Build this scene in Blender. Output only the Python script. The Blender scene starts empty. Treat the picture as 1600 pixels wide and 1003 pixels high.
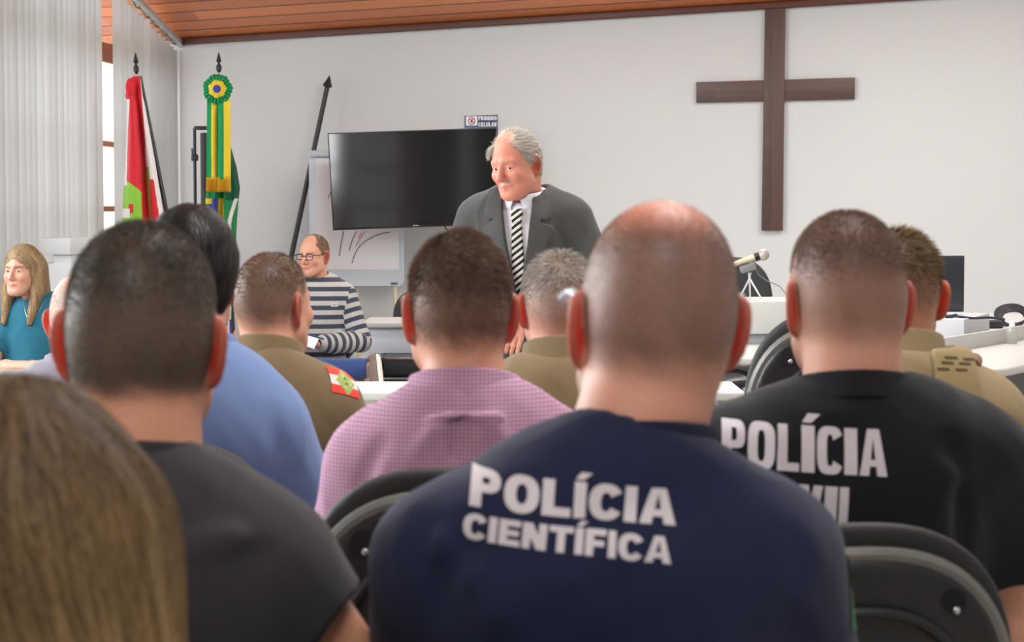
import bpy, bmesh, math, random
import numpy as np
from mathutils import Vector, Matrix
random.seed(7)
rng = np.random.default_rng(11)
C = bpy.context.scene.collection
F, CX, CY, CAMZ = 3200.0, 800.0, 501.5, 1.38
PITCH = math.atan(181.5 / F)
SP, CP = math.sin(PITCH), math.cos(PITCH)
PI = math.pi

def ray(px, py):
    a, b = (px - CX) / F, -(py - CY) / F
    return np.array([a, CP + b * SP, -SP + b * CP])
def at(px, py, Y):
    """world point seen at that pixel at the forward distance Y"""
    r = ray(px, py); r = r * (Y / r[1])
    return np.array([r[0], r[1], r[2] + CAMZ])
def at_z(px, py, z):
    r = ray(px, py); t = (z - CAMZ) / r[2]
    return np.array([r[0] * t, r[1] * t, z])
def lin(c):
    return tuple(((v / 255) / 12.92 if v / 255 <= .04045 else ((v / 255 + .055) / 1.055) ** 2.4) for v in c[:3]) + (1,)

# ------------------------------------------------------------------ materials
MATS = {}
def nmat(name):
    m = bpy.data.materials.new(name); m.use_nodes = True
    nt = m.node_tree; b = nt.nodes['Principled BSDF']
    return m, nt, b
def N(nt, typ, **kw):
    n = nt.nodes.new(typ)
    for k, v in kw.items():
        if k in n.inputs.keys() if isinstance(k, str) else False: n.inputs[k].default_value = v
        else: setattr(n, k, v)
    return n
def mat(name, col, rough=.6, metal=0, var=0, scale=20, bump=0, bscale=80, spec=.5, alpha=None, trans=0, sheen=0):
    if name in MATS: return MATS[name]
    m, nt, b = nmat(name)
    L = nt.links.new
    b.inputs['Base Color'].default_value = lin(col); b.inputs['Roughness'].default_value = rough
    b.inputs['Metallic'].default_value = metal; b.inputs['Specular IOR Level'].default_value = spec
    b.inputs['Transmission Weight'].default_value = trans
    if sheen: b.inputs['Sheen Weight'].default_value = sheen
    tc = N(nt, 'ShaderNodeTexCoord')
    if var:
        n = N(nt, 'ShaderNodeTexNoise', Scale=scale, Detail=4.0); L(tc.outputs['Object'], n.inputs['Vector'])
        mx = N(nt, 'ShaderNodeMix', data_type='RGBA')
        c = lin(col)
        mx.inputs[6].default_value = tuple(v * (1 - var) for v in c[:3]) + (1,)
        mx.inputs[7].default_value = tuple(min(1, v * (1 + var)) for v in c[:3]) + (1,)
        L(n.outputs['Fac'], mx.inputs[0]); L(mx.outputs[2], b.inputs['Base Color'])
    if bump:
        n2 = N(nt, 'ShaderNodeTexNoise', Scale=bscale, Detail=3.0); L(tc.outputs['Object'], n2.inputs['Vector'])
        bp = N(nt, 'ShaderNodeBump', Strength=bump, Distance=.004); L(n2.outputs['Fac'], bp.inputs['Height'])
        L(bp.outputs['Normal'], b.inputs['Normal'])
    MATS[name] = m; return m

def skin_mat():
    m, nt, b = nmat('skin'); L = nt.links.new
    a = N(nt, 'ShaderNodeAttribute', attribute_name='tint'); t = N(nt, 'ShaderNodeAttribute', attribute_name='thin')
    tc = N(nt, 'ShaderNodeTexCoord'); n = N(nt, 'ShaderNodeTexNoise', Scale=260.0, Detail=2.0); L(tc.outputs['Object'], n.inputs['Vector'])
    mr = N(nt, 'ShaderNodeMapRange'); mr.inputs[3].default_value = .82; mr.inputs[4].default_value = 1.12; L(n.outputs['Fac'], mr.inputs[0])
    mx = N(nt, 'ShaderNodeMix', data_type='RGBA', blend_type='MULTIPLY'); mx.inputs[0].default_value = 1
    L(a.outputs['Color'], mx.inputs[6]); L(mr.outputs[0], mx.inputs[7]); L(mx.outputs[2], b.inputs['Base Color'])
    b.inputs['Roughness'].default_value = .5; b.inputs['Specular IOR Level'].default_value = .4
    b.inputs['Subsurface Weight'].default_value = .12; b.inputs['Subsurface Scale'].default_value = .008
    b.inputs['Subsurface Radius'].default_value = (1, .3, .15)
    bp = N(nt, 'ShaderNodeBump', Strength=.12, Distance=.001); L(n.outputs['Fac'], bp.inputs['Height']); L(bp.outputs['Normal'], b.inputs['Normal'])
    tr = N(nt, 'ShaderNodeBsdfTranslucent'); tr.inputs['Color'].default_value = (.95, .12, .05, 1)
    ms = N(nt, 'ShaderNodeMixShader'); mm = N(nt, 'ShaderNodeMath', operation='MULTIPLY'); mm.inputs[1].default_value = .55
    L(t.outputs['Fac'], mm.inputs[0]); L(mm.outputs[0], ms.inputs[0]); L(b.outputs[0], ms.inputs[1]); L(tr.outputs[0], ms.inputs[2])
    L(ms.outputs[0], nt.nodes['Material Output'].inputs['Surface'])
    return m
SKIN = skin_mat()

def hair_mat(name, c0, c1, rough=.55, spec=.2):
    if name in MATS: return MATS[name]
    m, nt, b = nmat(name); L = nt.links.new
    g = N(nt, 'ShaderNodeNewGeometry'); mx = N(nt, 'ShaderNodeMix', data_type='RGBA')
    mx.inputs[6].default_value = lin(c0); mx.inputs[7].default_value = lin(c1)
    L(g.outputs['Random Per Island'], mx.inputs[0]); L(mx.outputs[2], b.inputs['Base Color'])
    b.inputs['Roughness'].default_value = rough; b.inputs['Specular IOR Level'].default_value = spec
    MATS[name] = m; return m

def hair_ombre(name, dark, light, base=False):
    m, nt, b = nmat(name); L = nt.links.new
    g = N(nt, 'ShaderNodeNewGeometry'); o = N(nt, 'ShaderNodeAttribute', attribute_name='ombre'); cs = []
    for c0, c1 in (dark, light):
        mx = N(nt, 'ShaderNodeMix', data_type='RGBA'); mx.inputs[6].default_value = lin(c0); mx.inputs[7].default_value = lin(c1)
        if base: mx.inputs[0].default_value = .35
        else: L(g.outputs['Random Per Island'], mx.inputs[0])
        cs.append(mx.outputs[2])
    mm = N(nt, 'ShaderNodeMix', data_type='RGBA'); L(o.outputs['Fac'], mm.inputs[0]); L(cs[0], mm.inputs[6]); L(cs[1], mm.inputs[7]); L(mm.outputs[2], b.inputs['Base Color'])
    b.inputs['Roughness'].default_value = .55; b.inputs['Specular IOR Level'].default_value = .15; return m
def fabric(name, col, kind='plain', col2=None, period=.03, bump=.35, weave=700.0, var=.12, rough=.85):
    """cloth; kinds: plain, gingham (checks in object space), stripes (along attribute 'u'), knit"""
    if name in MATS: return MATS[name]
    m, nt, b = nmat(name); L = nt.links.new
    b.inputs['Roughness'].default_value = rough; b.inputs['Specular IOR Level'].default_value = .2; b.inputs['Sheen Weight'].default_value = .12
    b.inputs['Sheen Roughness'].default_value = .5
    tc = N(nt, 'ShaderNodeTexCoord'); base = None
    c = lin(col)
    rgb = N(nt, 'ShaderNodeRGB'); rgb.outputs[0].default_value = c; base = rgb.outputs[0]
    if kind == 'gingham':
        sx = N(nt, 'ShaderNodeSeparateXYZ'); L(tc.outputs['Object'], sx.inputs[0])
        fs = []
        for o in (0, 2):
            k = N(nt, 'ShaderNodeMath', operation='MULTIPLY'); k.inputs[1].default_value = 2 * PI / period; L(sx.outputs[o], k.inputs[0])
            s = N(nt, 'ShaderNodeMath', operation='SINE'); L(k.outputs[0], s.inputs[0])
            q = N(nt, 'ShaderNodeMapRange'); q.inputs[1].default_value = -.4; q.inputs[2].default_value = .4; L(s.outputs[0], q.inputs[0]); fs.append(q.outputs[0])
        ad = N(nt, 'ShaderNodeMath', operation='ADD'); L(fs[0], ad.inputs[0]); L(fs[1], ad.inputs[1])
        hf = N(nt, 'ShaderNodeMath', operation='MULTIPLY'); hf.inputs[1].default_value = .5; L(ad.outputs[0], hf.inputs[0])
        mx = N(nt, 'ShaderNodeMix', data_type='RGBA'); mx.inputs[6].default_value = c; mx.inputs[7].default_value = lin(col2)
        L(hf.outputs[0], mx.inputs[0]); base = mx.outputs[2]
    if kind == 'stripes':
        a = N(nt, 'ShaderNodeAttribute', attribute_name='u')
        k = N(nt, 'ShaderNodeMath', operation='MULTIPLY'); k.inputs[1].default_value = 2 * PI / period; L(a.outputs['Fac'], k.inputs[0])
        s = N(nt, 'ShaderNodeMath', operation='SINE'); L(k.outputs[0], s.inputs[0])
        q = N(nt, 'ShaderNodeMapRange'); q.inputs[1].default_value = -.12; q.inputs[2].default_value = .12; L(s.outputs[0], q.inputs[0])
        mx = N(nt, 'ShaderNodeMix', data_type='RGBA'); mx.inputs[6].default_value = c; mx.inputs[7].default_value = lin(col2)
        L(q.outputs[0], mx.inputs[0]); base = mx.outputs[2]
    n = N(nt, 'ShaderNodeTexNoise', Scale=weave, Detail=2.0); L(tc.outputs['Object'], n.inputs['Vector'])
    n3 = N(nt, 'ShaderNodeTexNoise', Scale=9.0, Detail=4.0); L(tc.outputs['Object'], n3.inputs['Vector'])
    av = N(nt, 'ShaderNodeMath', operation='ADD'); L(n.outputs['Fac'], av.inputs[0]); L(n3.outputs['Fac'], av.inputs[1])
    mr = N(nt, 'ShaderNodeMapRange'); mr.inputs[1].default_value = .5; mr.inputs[2].default_value = 1.5; mr.inputs[3].default_value = 1 - var; mr.inputs[4].default_value = 1 + var; L(av.outputs[0], mr.inputs[0])
    mm = N(nt, 'ShaderNodeMix', data_type='RGBA', blend_type='MULTIPLY'); mm.inputs[0].default_value = 1; L(base, mm.inputs[6]); L(mr.outputs[0], mm.inputs[7])
    L(mm.outputs[2], b.inputs['Base Color'])
    bp = N(nt, 'ShaderNodeBump', Strength=bump, Distance=.0015); L(n.outputs['Fac'], bp.inputs['Height'])
    if kind == 'knit':
        w = N(nt, 'ShaderNodeTexWave', Scale=55.0, bands_direction='Z', Distortion=.5); L(tc.outputs['Object'], w.inputs['Vector'])
        bp2 = N(nt, 'ShaderNodeBump', Strength=.5, Distance=.003); L(w.outputs['Fac'], bp2.inputs['Height']); L(bp.outputs['Normal'], bp2.inputs['Normal']); bp = bp2
    L(bp.outputs['Normal'], b.inputs['Normal'])
    MATS[name] = m; return m

# ------------------------------------------------------------------ objects
def tag(o, label, cat, group=None, kind=None):
    o['label'] = label; o['category'] = cat
    if group: o['group'] = group
    if kind: o['kind'] = kind
    return o
def thing(name, label, cat, loc=(0, 0, 0), rz=0, group=None, scale=1):
    o = bpy.data.objects.new(name, None); C.objects.link(o); o.location = tuple(loc); o.rotation_euler = (0, 0, rz); o.scale = (scale,) * 3
    o.empty_display_size = .1
    return tag(o, label, cat, group)
def link(name, me, m=None, parent=None, smooth=False):
    ms = m if isinstance(m, (list, tuple)) else [m]
    for k in ms:
        if k: me.materials.append(k)
    if smooth: me.polygons.foreach_set('use_smooth', np.ones(len(me.polygons), bool))
    o = bpy.data.objects.new(name, me); C.objects.link(o)
    if parent: o.parent = parent
    return o
def raw(name, verts, faces, m=None, parent=None, smooth=True, mi=None):
    me = bpy.data.meshes.new(name); me.from_pydata([tuple(map(float, v)) for v in verts], [], [tuple(map(int, f)) for f in faces])
    if mi is not None: me.polygons.foreach_set('material_index', np.array(mi, np.int32))
    me.update(); return link(name, me, m, parent, smooth)
def fromnp(name, v, q, m, parent=None, smooth=True):
    me = bpy.data.meshes.new(name); v = np.asarray(v, np.float32); q = np.asarray(q, np.int32); k = q.shape[1]
    me.vertices.add(len(v)); me.vertices.foreach_set('co', v.ravel()); me.loops.add(q.size); me.loops.foreach_set('vertex_index', q.ravel())
    me.polygons.add(len(q)); me.polygons.foreach_set('loop_start', np.arange(0, q.size, k, dtype=np.int32))
    try: me.polygons.foreach_set('loop_total', np.full(len(q), k, np.int32))
    except Exception: pass
    me.update(calc_edges=True); me.validate()
    return link(name, me, m, parent, smooth)
def attr(o, name, arr, typ='FLOAT'):
    a = o.data.attributes.new(name, 'FLOAT_COLOR' if typ == 'COLOR' else 'FLOAT', 'POINT')
    arr = np.asarray(arr, np.float32)
    if typ == 'COLOR': a.data.foreach_set('color', np.concatenate([arr, np.ones((len(arr), 1), np.float32)], 1).ravel())
    else: a.data.foreach_set('value', arr.ravel())

class MB:
    """collects shapes into one mesh"""
    def __init__(s): s.bm = bmesh.new()
    def _fin(s, b, M, bev, seg=2):
        if bev: bmesh.ops.bevel(b, geom=b.edges[:], offset=bev, segments=seg, affect='EDGES', profile=.5, clamp_overlap=True)
        b.transform(M); me = bpy.data.meshes.new('t'); b.to_mesh(me); b.free(); s.bm.from_mesh(me); bpy.data.meshes.remove(me)
    def box(s, c, size, bev=0, rz=0, rot=None, seg=2):
        b = bmesh.new(); bmesh.ops.create_cube(b, size=1); b.transform(Matrix.Diagonal((*size, 1)))
        R = rot.to_4x4() if rot is not None else Matrix.Rotation(rz, 4, 'Z')
        s._fin(b, Matrix.Translation(Vector(c)) @ R, bev, seg); return s
    def prism(s, poly, z0, z1, bev=0, M=None, seg=2):
        b = bmesh.new(); vs = [b.verts.new((x, y, z0)) for x, y in poly]; f = b.faces.new(vs)
        r = bmesh.ops.extrude_face_region(b, geom=[f]); bmesh.ops.translate(b, verts=[v for v in r['geom'] if isinstance(v, bmesh.types.BMVert)], vec=(0, 0, z1 - z0))
        bmesh.ops.recalc_face_normals(b, faces=b.faces[:])
        if bev:
            es = [e for e in b.edges if abs(e.verts[0].co.z - e.verts[1].co.z) < 1e-6]
            bmesh.ops.bevel(b, geom=es, offset=bev, segments=seg, affect='EDGES', profile=.5, clamp_overlap=True)
        s._fin(b, M or Matrix(), 0); return s
    def cyl(s, a, b_, r0, r1=None, n=20, caps=True):
        r1 = r0 if r1 is None else r1; a = Vector(a); b_ = Vector(b_); d = b_ - a
        b = bmesh.new(); bmesh.ops.create_cone(b, cap_ends=caps, segments=n, radius1=r0, radius2=r1, depth=d.length)
        s._fin(b, Matrix.Translation((a + b_) / 2) @ d.to_track_quat('Z', 'Y').to_matrix().to_4x4(), 0); return s
    def sph(s, c, r, n=16):
        b = bmesh.new(); bmesh.ops.create_uvsphere(b, u_segments=n * 2, v_segments=n, radius=1)
        rr = (r,) * 3 if not hasattr(r, '__len__') else r
        s._fin(b, Matrix.Translation(Vector(c)) @ Matrix.Diagonal((*rr, 1)), 0); return s
    def lathe(s, prof, c=(0, 0, 0), n=28, M=None):
        b = bmesh.new(); rings = []
        for r, z in prof:
            rings.append([b.verts.new((max(r, 1e-5) * math.cos(2 * PI * i / n), max(r, 1e-5) * math.sin(2 * PI * i / n), z)) for i in range(n)])
        for A, B in zip(rings, rings[1:]):
            for i in range(n): b.faces.new((A[i], A[(i + 1) % n], B[(i + 1) % n], B[i]))
        b.faces.new(rings[0][::-1]); b.faces.new(rings[-1])
        s._fin(b, Matrix.Translation(Vector(c)) @ (M or Matrix()), 0); return s
    def tube(s, pts, r, n=10, closed=False):
        pts = [Vector(p) for p in pts]; b = bmesh.new(); rings = []; m = len(pts); up = Vector((.13, .21, .97)).normalized(); prev = None
        for i, p in enumerate(pts):
            t = (pts[(i + 1) % m] - pts[i - 1]) if closed else (pts[min(i + 1, m - 1)] - pts[max(i - 1, 0)])
            t.normalize()
            x = t.cross(up if prev is None else prev.cross(t)) if prev is None else (prev - t * prev.dot(t))
            if x.length < 1e-6: x = t.orthogonal()
            x.normalize(); prev = x; y = t.cross(x); rr = r[i] if hasattr(r, '__len__') else r
            rings.append([b.verts.new(p + (x * math.cos(2 * PI * k / n) + y * math.sin(2 * PI * k / n)) * rr) for k in range(n)])
        for i in range(m if closed else m - 1):
            A, B = rings[i], rings[(i + 1) % m]
            for k in range(n): b.faces.new((A[k], A[(k + 1) % n], B[(k + 1) % n], B[k]))
        if not closed: b.faces.new(rings[0][::-1]); b.faces.new(rings[-1])
        s._fin(b, Matrix(), 0); return s
    def build(s, name, m, parent=None, smooth=True, ang=35):
        bmesh.ops.recalc_face_normals(s.bm, faces=s.bm.faces[:])
        if smooth:
            for f in s.bm.faces: f.smooth = True
            for e in s.bm.edges:
                if len(e.link_faces) == 2 and e.calc_face_angle(0) > math.radians(ang): e.smooth = False
        me = bpy.data.meshes.new(name); s.bm.to_mesh(me); s.bm.free()
        return link(name, me, m, parent)

def copy_tree(o, parent=None):
    c = o.copy(); C.objects.link(c); c.parent = parent
    for ch in list(o.children): copy_tree(ch, c)
    return c

# ------------------------------------------------------------------ signed distance modelling
def V3(*a): return np.array(a, np.float64)
def ell(p, c, r):
    q = (p - np.asarray(c)) ; r = np.asarray(r, float)
    a = q / r; k0 = np.sqrt((a * a).sum(1)) + 1e-9; b = a / r; k1 = np.sqrt((b * b).sum(1)) + 1e-9
    return k0 * (k0 - 1) / k1
def cone(p, a, b, ra, rb):
    a = np.asarray(a, float); b = np.asarray(b, float); ba = b - a; pa = p - a
    h = np.clip(pa @ ba / (ba @ ba), 0, 1)
    return np.sqrt(((pa - h[:, None] * ba) ** 2).sum(1)) - (ra + (rb - ra) * h)
def segd(p, a, b): return cone(p, a, b, 0, 0)
def rbox(p, c, s, r):
    q = np.abs(p - np.asarray(c)) - (np.asarray(s) - r)
    return np.sqrt((np.maximum(q, 0) ** 2).sum(1)) + np.minimum(q.max(1), 0) - r
def smin(a, b, k):
    h = np.clip(.5 + .5 * (b - a) / k, 0, 1); return b + (a - b) * h - k * h * (1 - h)
def smax(a, b, k): return -smin(-a, -b, k)
def sstep(a, b, x):
    t = np.clip((x - a) / (b - a), 0, 1); return t * t * (3 - 2 * t)
def wob(p, s, seed=0):
    r = np.random.default_rng(seed); out = np.zeros(len(p))
    for i in range(5):
        k = r.normal(size=3); k /= np.linalg.norm(k); out += np.sin(p @ (k * s * (1 + .35 * i)) + r.uniform(0, 6.28)) / (1 + .3 * i)
    return out / 3

HQ = 1.0
def surfnet(f, lo, hi, h, newton=2):
    h = h * HQ
    lo = np.asarray(lo, float); hi = np.asarray(hi, float); B = 8
    nb = np.ceil((hi - lo) / (h * B)).astype(int); n = nb * B
    bi = np.stack(np.meshgrid(*[np.arange(k) for k in nb], indexing='ij'), -1).reshape(-1, 3)
    cv = f(lo + (bi + .5) * B * h); keep = np.abs(cv) < B * h * 1.35
    V = np.repeat(np.repeat(np.repeat(np.where(cv < 0, -1., 1.).reshape(nb), B, 0), B, 1), B, 2).astype(np.float32)
    V = np.pad(V, ((0, 1),) * 3, mode='edge')
    off = np.stack(np.meshgrid(*[np.arange(B + 1)] * 3, indexing='ij'), -1).reshape(-1, 3)
    kb = bi[keep]
    for s in range(0, len(kb), 400):
        idx = (kb[s:s + 400, None] * B + off[None]).reshape(-1, 3)
        V[idx[:, 0], idx[:, 1], idx[:, 2]] = f(lo + idx * h)
    I = V < 0
    cnt = np.zeros(n, np.int8)
    cor = [(i, j, k) for i in (0, 1) for j in (0, 1) for k in (0, 1)]
    for i, j, k in cor: cnt += I[i:i + n[0], j:j + n[1], k:k + n[2]]
    act = (cnt > 0) & (cnt < 8); ci = np.argwhere(act); idm = -np.ones(n, np.int64); idm[act] = np.arange(len(ci))
    acc = np.zeros((len(ci), 3)); num = np.zeros(len(ci))
    for a in range(8):
        for b in range(a + 1, 8):
            ca, cb = np.array(cor[a]), np.array(cor[b])
            if np.abs(ca - cb).sum() != 1: continue
            ia, ib = ci + ca, ci + cb; va = V[ia[:, 0], ia[:, 1], ia[:, 2]].astype(float); vb = V[ib[:, 0], ib[:, 1], ib[:, 2]].astype(float)
            m = (va < 0) != (vb < 0); t = np.where(m, va / np.where(m, va - vb, 1), 0)
            acc += np.where(m[:, None], ca + (cb - ca) * t[:, None], 0); num += m
    verts = lo + (ci + acc / num[:, None]) * h
    quads = []
    for ax in range(3):
        u, v = (ax + 1) % 3, (ax + 2) % 3
        sl0 = [slice(None)] * 3; sl1 = [slice(None)] * 3; sl0[ax] = slice(0, -1); sl1[ax] = slice(1, None)
        A, Bb = I[tuple(sl0)], I[tuple(sl1)]; e = np.argwhere(A != Bb)
        ok = (e[:, u] > 0) & (e[:, v] > 0) & (e[:, u] < n[u]) & (e[:, v] < n[v]); e = e[ok]
        if not len(e): continue
        def cid(du, dv):
            q = e.copy(); q[:, u] += du; q[:, v] += dv; return idm[q[:, 0], q[:, 1], q[:, 2]]
        Q = np.stack([cid(-1, -1), cid(0, -1), cid(0, 0), cid(-1, 0)], 1)
        fl = ~A[e[:, 0], e[:, 1], e[:, 2]]; Q[fl] = Q[fl][:, ::-1]; quads.append(Q)
    quads = np.concatenate(quads); quads = quads[(quads >= 0).all(1)]
    for _ in range(newton):
        g, d = grad(f, verts, h * .3)
        gg = (g * g).sum(1) + 1e-9; st = np.clip(d / np.sqrt(gg), -h * .6, h * .6)
        verts = verts - g / np.sqrt(gg)[:, None] * st[:, None]
    return verts, quads
def grad(f, p, e=.001):
    d = f(p); g = np.stack([f(p + V3(e, 0, 0)) - d, f(p + V3(0, e, 0)) - d, f(p + V3(0, 0, e)) - d], 1) / e
    return g, d
def sdf_obj(name, f, lo, hi, h, m, parent=None, newton=2):
    v, q = surfnet(f, lo, hi, h, newton); return fromnp(name, v, q, m, parent)

def trace(f, p, d, tmax=.4):
    """march the points p along d until they meet the surface f"""
    p = p.copy(); t = np.zeros(len(p)); d = np.asarray(d, float); d = d / np.linalg.norm(d)
    for _ in range(60):
        s = f(p + t[:, None] * d); t = np.minimum(t + np.maximum(s, -.01) * .7, tmax)
    return p + t[:, None] * d
def decal(name, f, c, u, v, n, pts, faces, mats, mi, parent, off=.0016):
    """lay a flat drawing (pts in metres along u, v) onto the surface f, seen along -n"""
    c, u, v, n = (np.asarray(k, float) for k in (c, u, v, n)); pts = np.asarray(pts)
    st = c + pts[:, :1] * u + pts[:, 1:2] * v + n * .12
    h = trace(f, st, -n); g, _ = grad(f, h); g /= np.linalg.norm(g, axis=1)[:, None] + 1e-9
    return raw(name, h + g * off, faces, mats, parent, True, mi)
# ------------------------------------------------------------------ lettering: every glyph as thick strokes cut into small quads
def g_rect(x0, y0, x1, y1): return [((x0, y0), (x1, y0), (x1, y1), (x0, y1))]
def g_arc(cx, cy, rx, ry, tx, ty, a0, a1, e=2.3, n=20):
    out = []; tx = min(tx, rx * .78); ty = min(ty, ry * .78)
    def pt(a, s):
        c, d = math.cos(a), math.sin(a); X = (rx - tx * s); Y = (ry - ty * s)
        return (cx + X * math.copysign(abs(c) ** (2 / e), c), cy + Y * math.copysign(abs(d) ** (2 / e), d))
    for i in range(n):
        a, b = a0 + (a1 - a0) * i / n, a0 + (a1 - a0) * (i + 1) / n
        out.append((pt(a, 0), pt(b, 0), pt(b, 1), pt(a, 1)))
    return out
def glyph(ch, w, t, e):
    """unit-high capital of width w, stroke t"""
    b = t * .82
    if ch == 'I' or ch == 'Í':
        t = t * (1.35 if e > 3 else 1)
        q = g_rect(0, 0, t, 1)
        if ch == 'Í': q = q + [((t * .05, 1.06), (t * .75, 1.06), (t * 1.45, 1.26), (t * .5, 1.26))]
        return q, t
    if ch == 'L': return g_rect(0, 0, t, 1) + g_rect(t, 0, w * .86, b), w * .86
    if ch == 'E': return g_rect(0, 0, t, 1) + g_rect(t, 0, w * .88, b) + g_rect(t, .5 - b * .45, w * .82, .5 + b * .45) + g_rect(t, 1 - b, w * .88, 1), w * .88
    if ch == 'F': return g_rect(0, 0, t, 1) + g_rect(t, .48 - b * .45, w * .78, .48 + b * .45) + g_rect(t, 1 - b, w * .86, 1), w * .86
    if ch == 'T': return g_rect(w / 2 - t / 2, 0, w / 2 + t / 2, 1 - b) + g_rect(0, 1 - b, w, 1), w
    if ch == 'O': return g_arc(w * .53, .5, w * .53, .515, t, b, 0, 2 * PI, e, 44), w * 1.06
    if ch == 'C': return g_arc(w * .52, .5, w * .52, .515, t, b, .52, 2 * PI - .52, e, 36), w * 1.0
    if ch == 'D': return g_rect(0, 0, t, 1) + g_rect(t, 0, w * .45, b) + g_rect(t, 1 - b, w * .45, 1) + g_arc(w * .45, .5, w * .53, .5, t, b, -PI / 2, PI / 2, e, 20), w * .98
    if ch in 'PRB':
        ym = .40; q = g_rect(0, 0, t, 1) + g_rect(t, ym, w * .5, ym + b * .9) + g_rect(t, 1 - b * .9, w * .5, 1) + g_arc(w * .5, (1 + ym) / 2, w * .42, (1 - ym) / 2, t, b * .9, -PI / 2, PI / 2, e, 16)
        if ch == 'R': q = q + [((w * .92 - t * 1.05, 0), (w * .96, 0), (w * .62, ym + .04), (w * .62 - t, ym + .04))]
        if ch == 'B': q = g_rect(0, 0, t, 1) + g_rect(t, .52 - b * .4, w * .5, .52 + b * .4) + g_rect(t, 1 - b * .8, w * .5, 1) + g_rect(t, 0, w * .5, b * .8) + g_arc(w * .5, .75, w * .38, .25, t, b * .8, -PI / 2, PI / 2, e, 14) + g_arc(w * .5, .27, w * .43, .27, t, b * .8, -PI / 2, PI / 2, e, 14)
        return q, w * .94
    if ch == 'U': return g_rect(0, .35, t, 1) + g_rect(w - t, .35, w, 1) + g_arc(w / 2, .36, w / 2, .37, t, b, PI, 2 * PI, e, 20), w
    if ch == 'N': return g_rect(0, 0, t, 1) + g_rect(w - t, 0, w, 1) + [((0, 1), (w - t * 1.15, 0), (w, 0), (t * 1.15, 1))], w
    if ch == 'V': return [((0, 1), (w / 2 - t * .55, 0), (w / 2 + t * .55, 0), (t, 1)), ((w - t, 1), (w / 2 - t * .55, 0), (w / 2 + t * .55, 0), (w, 1))], w
    if ch == 'A':
        k = 1.12 * w; return [((0, 0), (t * 1.02, 0), (k / 2 + t * .1, 1), (k / 2 - t * .62, 1)), ((k - t * 1.02, 0), (k, 0), (k / 2 + t * .62, 1), (k / 2 - t * .1, 1)), ((k * .24, .2), (k * .76, .2), (k * .70, .2 + b * .8), (k * .30, .2 + b * .8))], k
    return [], w * .5
def word(txt, h, w, t, gap, e=2.3, m=3):
    """points and quads of a word, baseline at 0, centred on x, letter height h"""
    P, Q = [], []; x = 0
    for ch in txt:
        qs, adv = glyph(ch, w, t, e)
        for q in qs:
            big = max(abs(q[0][0] - q[2][0]), abs(q[0][1] - q[2][1])); k = max(1, min(8, int(big * 8))) if m > 1 else 1
            base = len(P); A, B, Cc, D = [np.array(c) for c in q]
            for i in range(k + 1):
                for j in range(k + 1):
                    s, r = i / k, j / k; p = A * (1 - s) * (1 - r) + B * s * (1 - r) + Cc * s * r + D * (1 - s) * r
                    P.append(((x + p[0]) * h, p[1] * h))
            for i in range(k):
                for j in range(k):
                    a = base + i * (k + 1) + j; Q.append((a, a + k + 1, a + k + 2, a + 1))
        x += adv + gap
    P = np.array(P); P[:, 0] -= (x - gap) * h / 2
    return P, Q, (x - gap) * h
def grid2(w, h, nx, ny, colf):
    """w x h grid of small faces, each with the material number colf(u, v), u and v in 0..1"""
    P = [((i / nx - .5) * w, (j / ny - .5) * h) for j in range(ny + 1) for i in range(nx + 1)]; Q, mi = [], []
    for j in range(ny):
        for i in range(nx):
            k = colf((i + .5) / nx, (j + .5) / ny)
            if k is None: continue
            a = j * (nx + 1) + i; Q.append((a, a + 1, a + nx + 2, a + nx + 1)); mi.append(k)
    return np.array(P), Q, mi
# ------------------------------------------------------------------ people
def rotm(yaw=0, pitch=0, roll=0):
    """turn left (+yaw), nod down (+pitch), tip to the right (+roll); x right, y ahead, z up"""
    return np.array(Matrix.Rotation(yaw, 3, 'Z') @ Matrix.Rotation(-pitch, 3, 'X') @ Matrix.Rotation(roll, 3, 'Y'))

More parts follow.
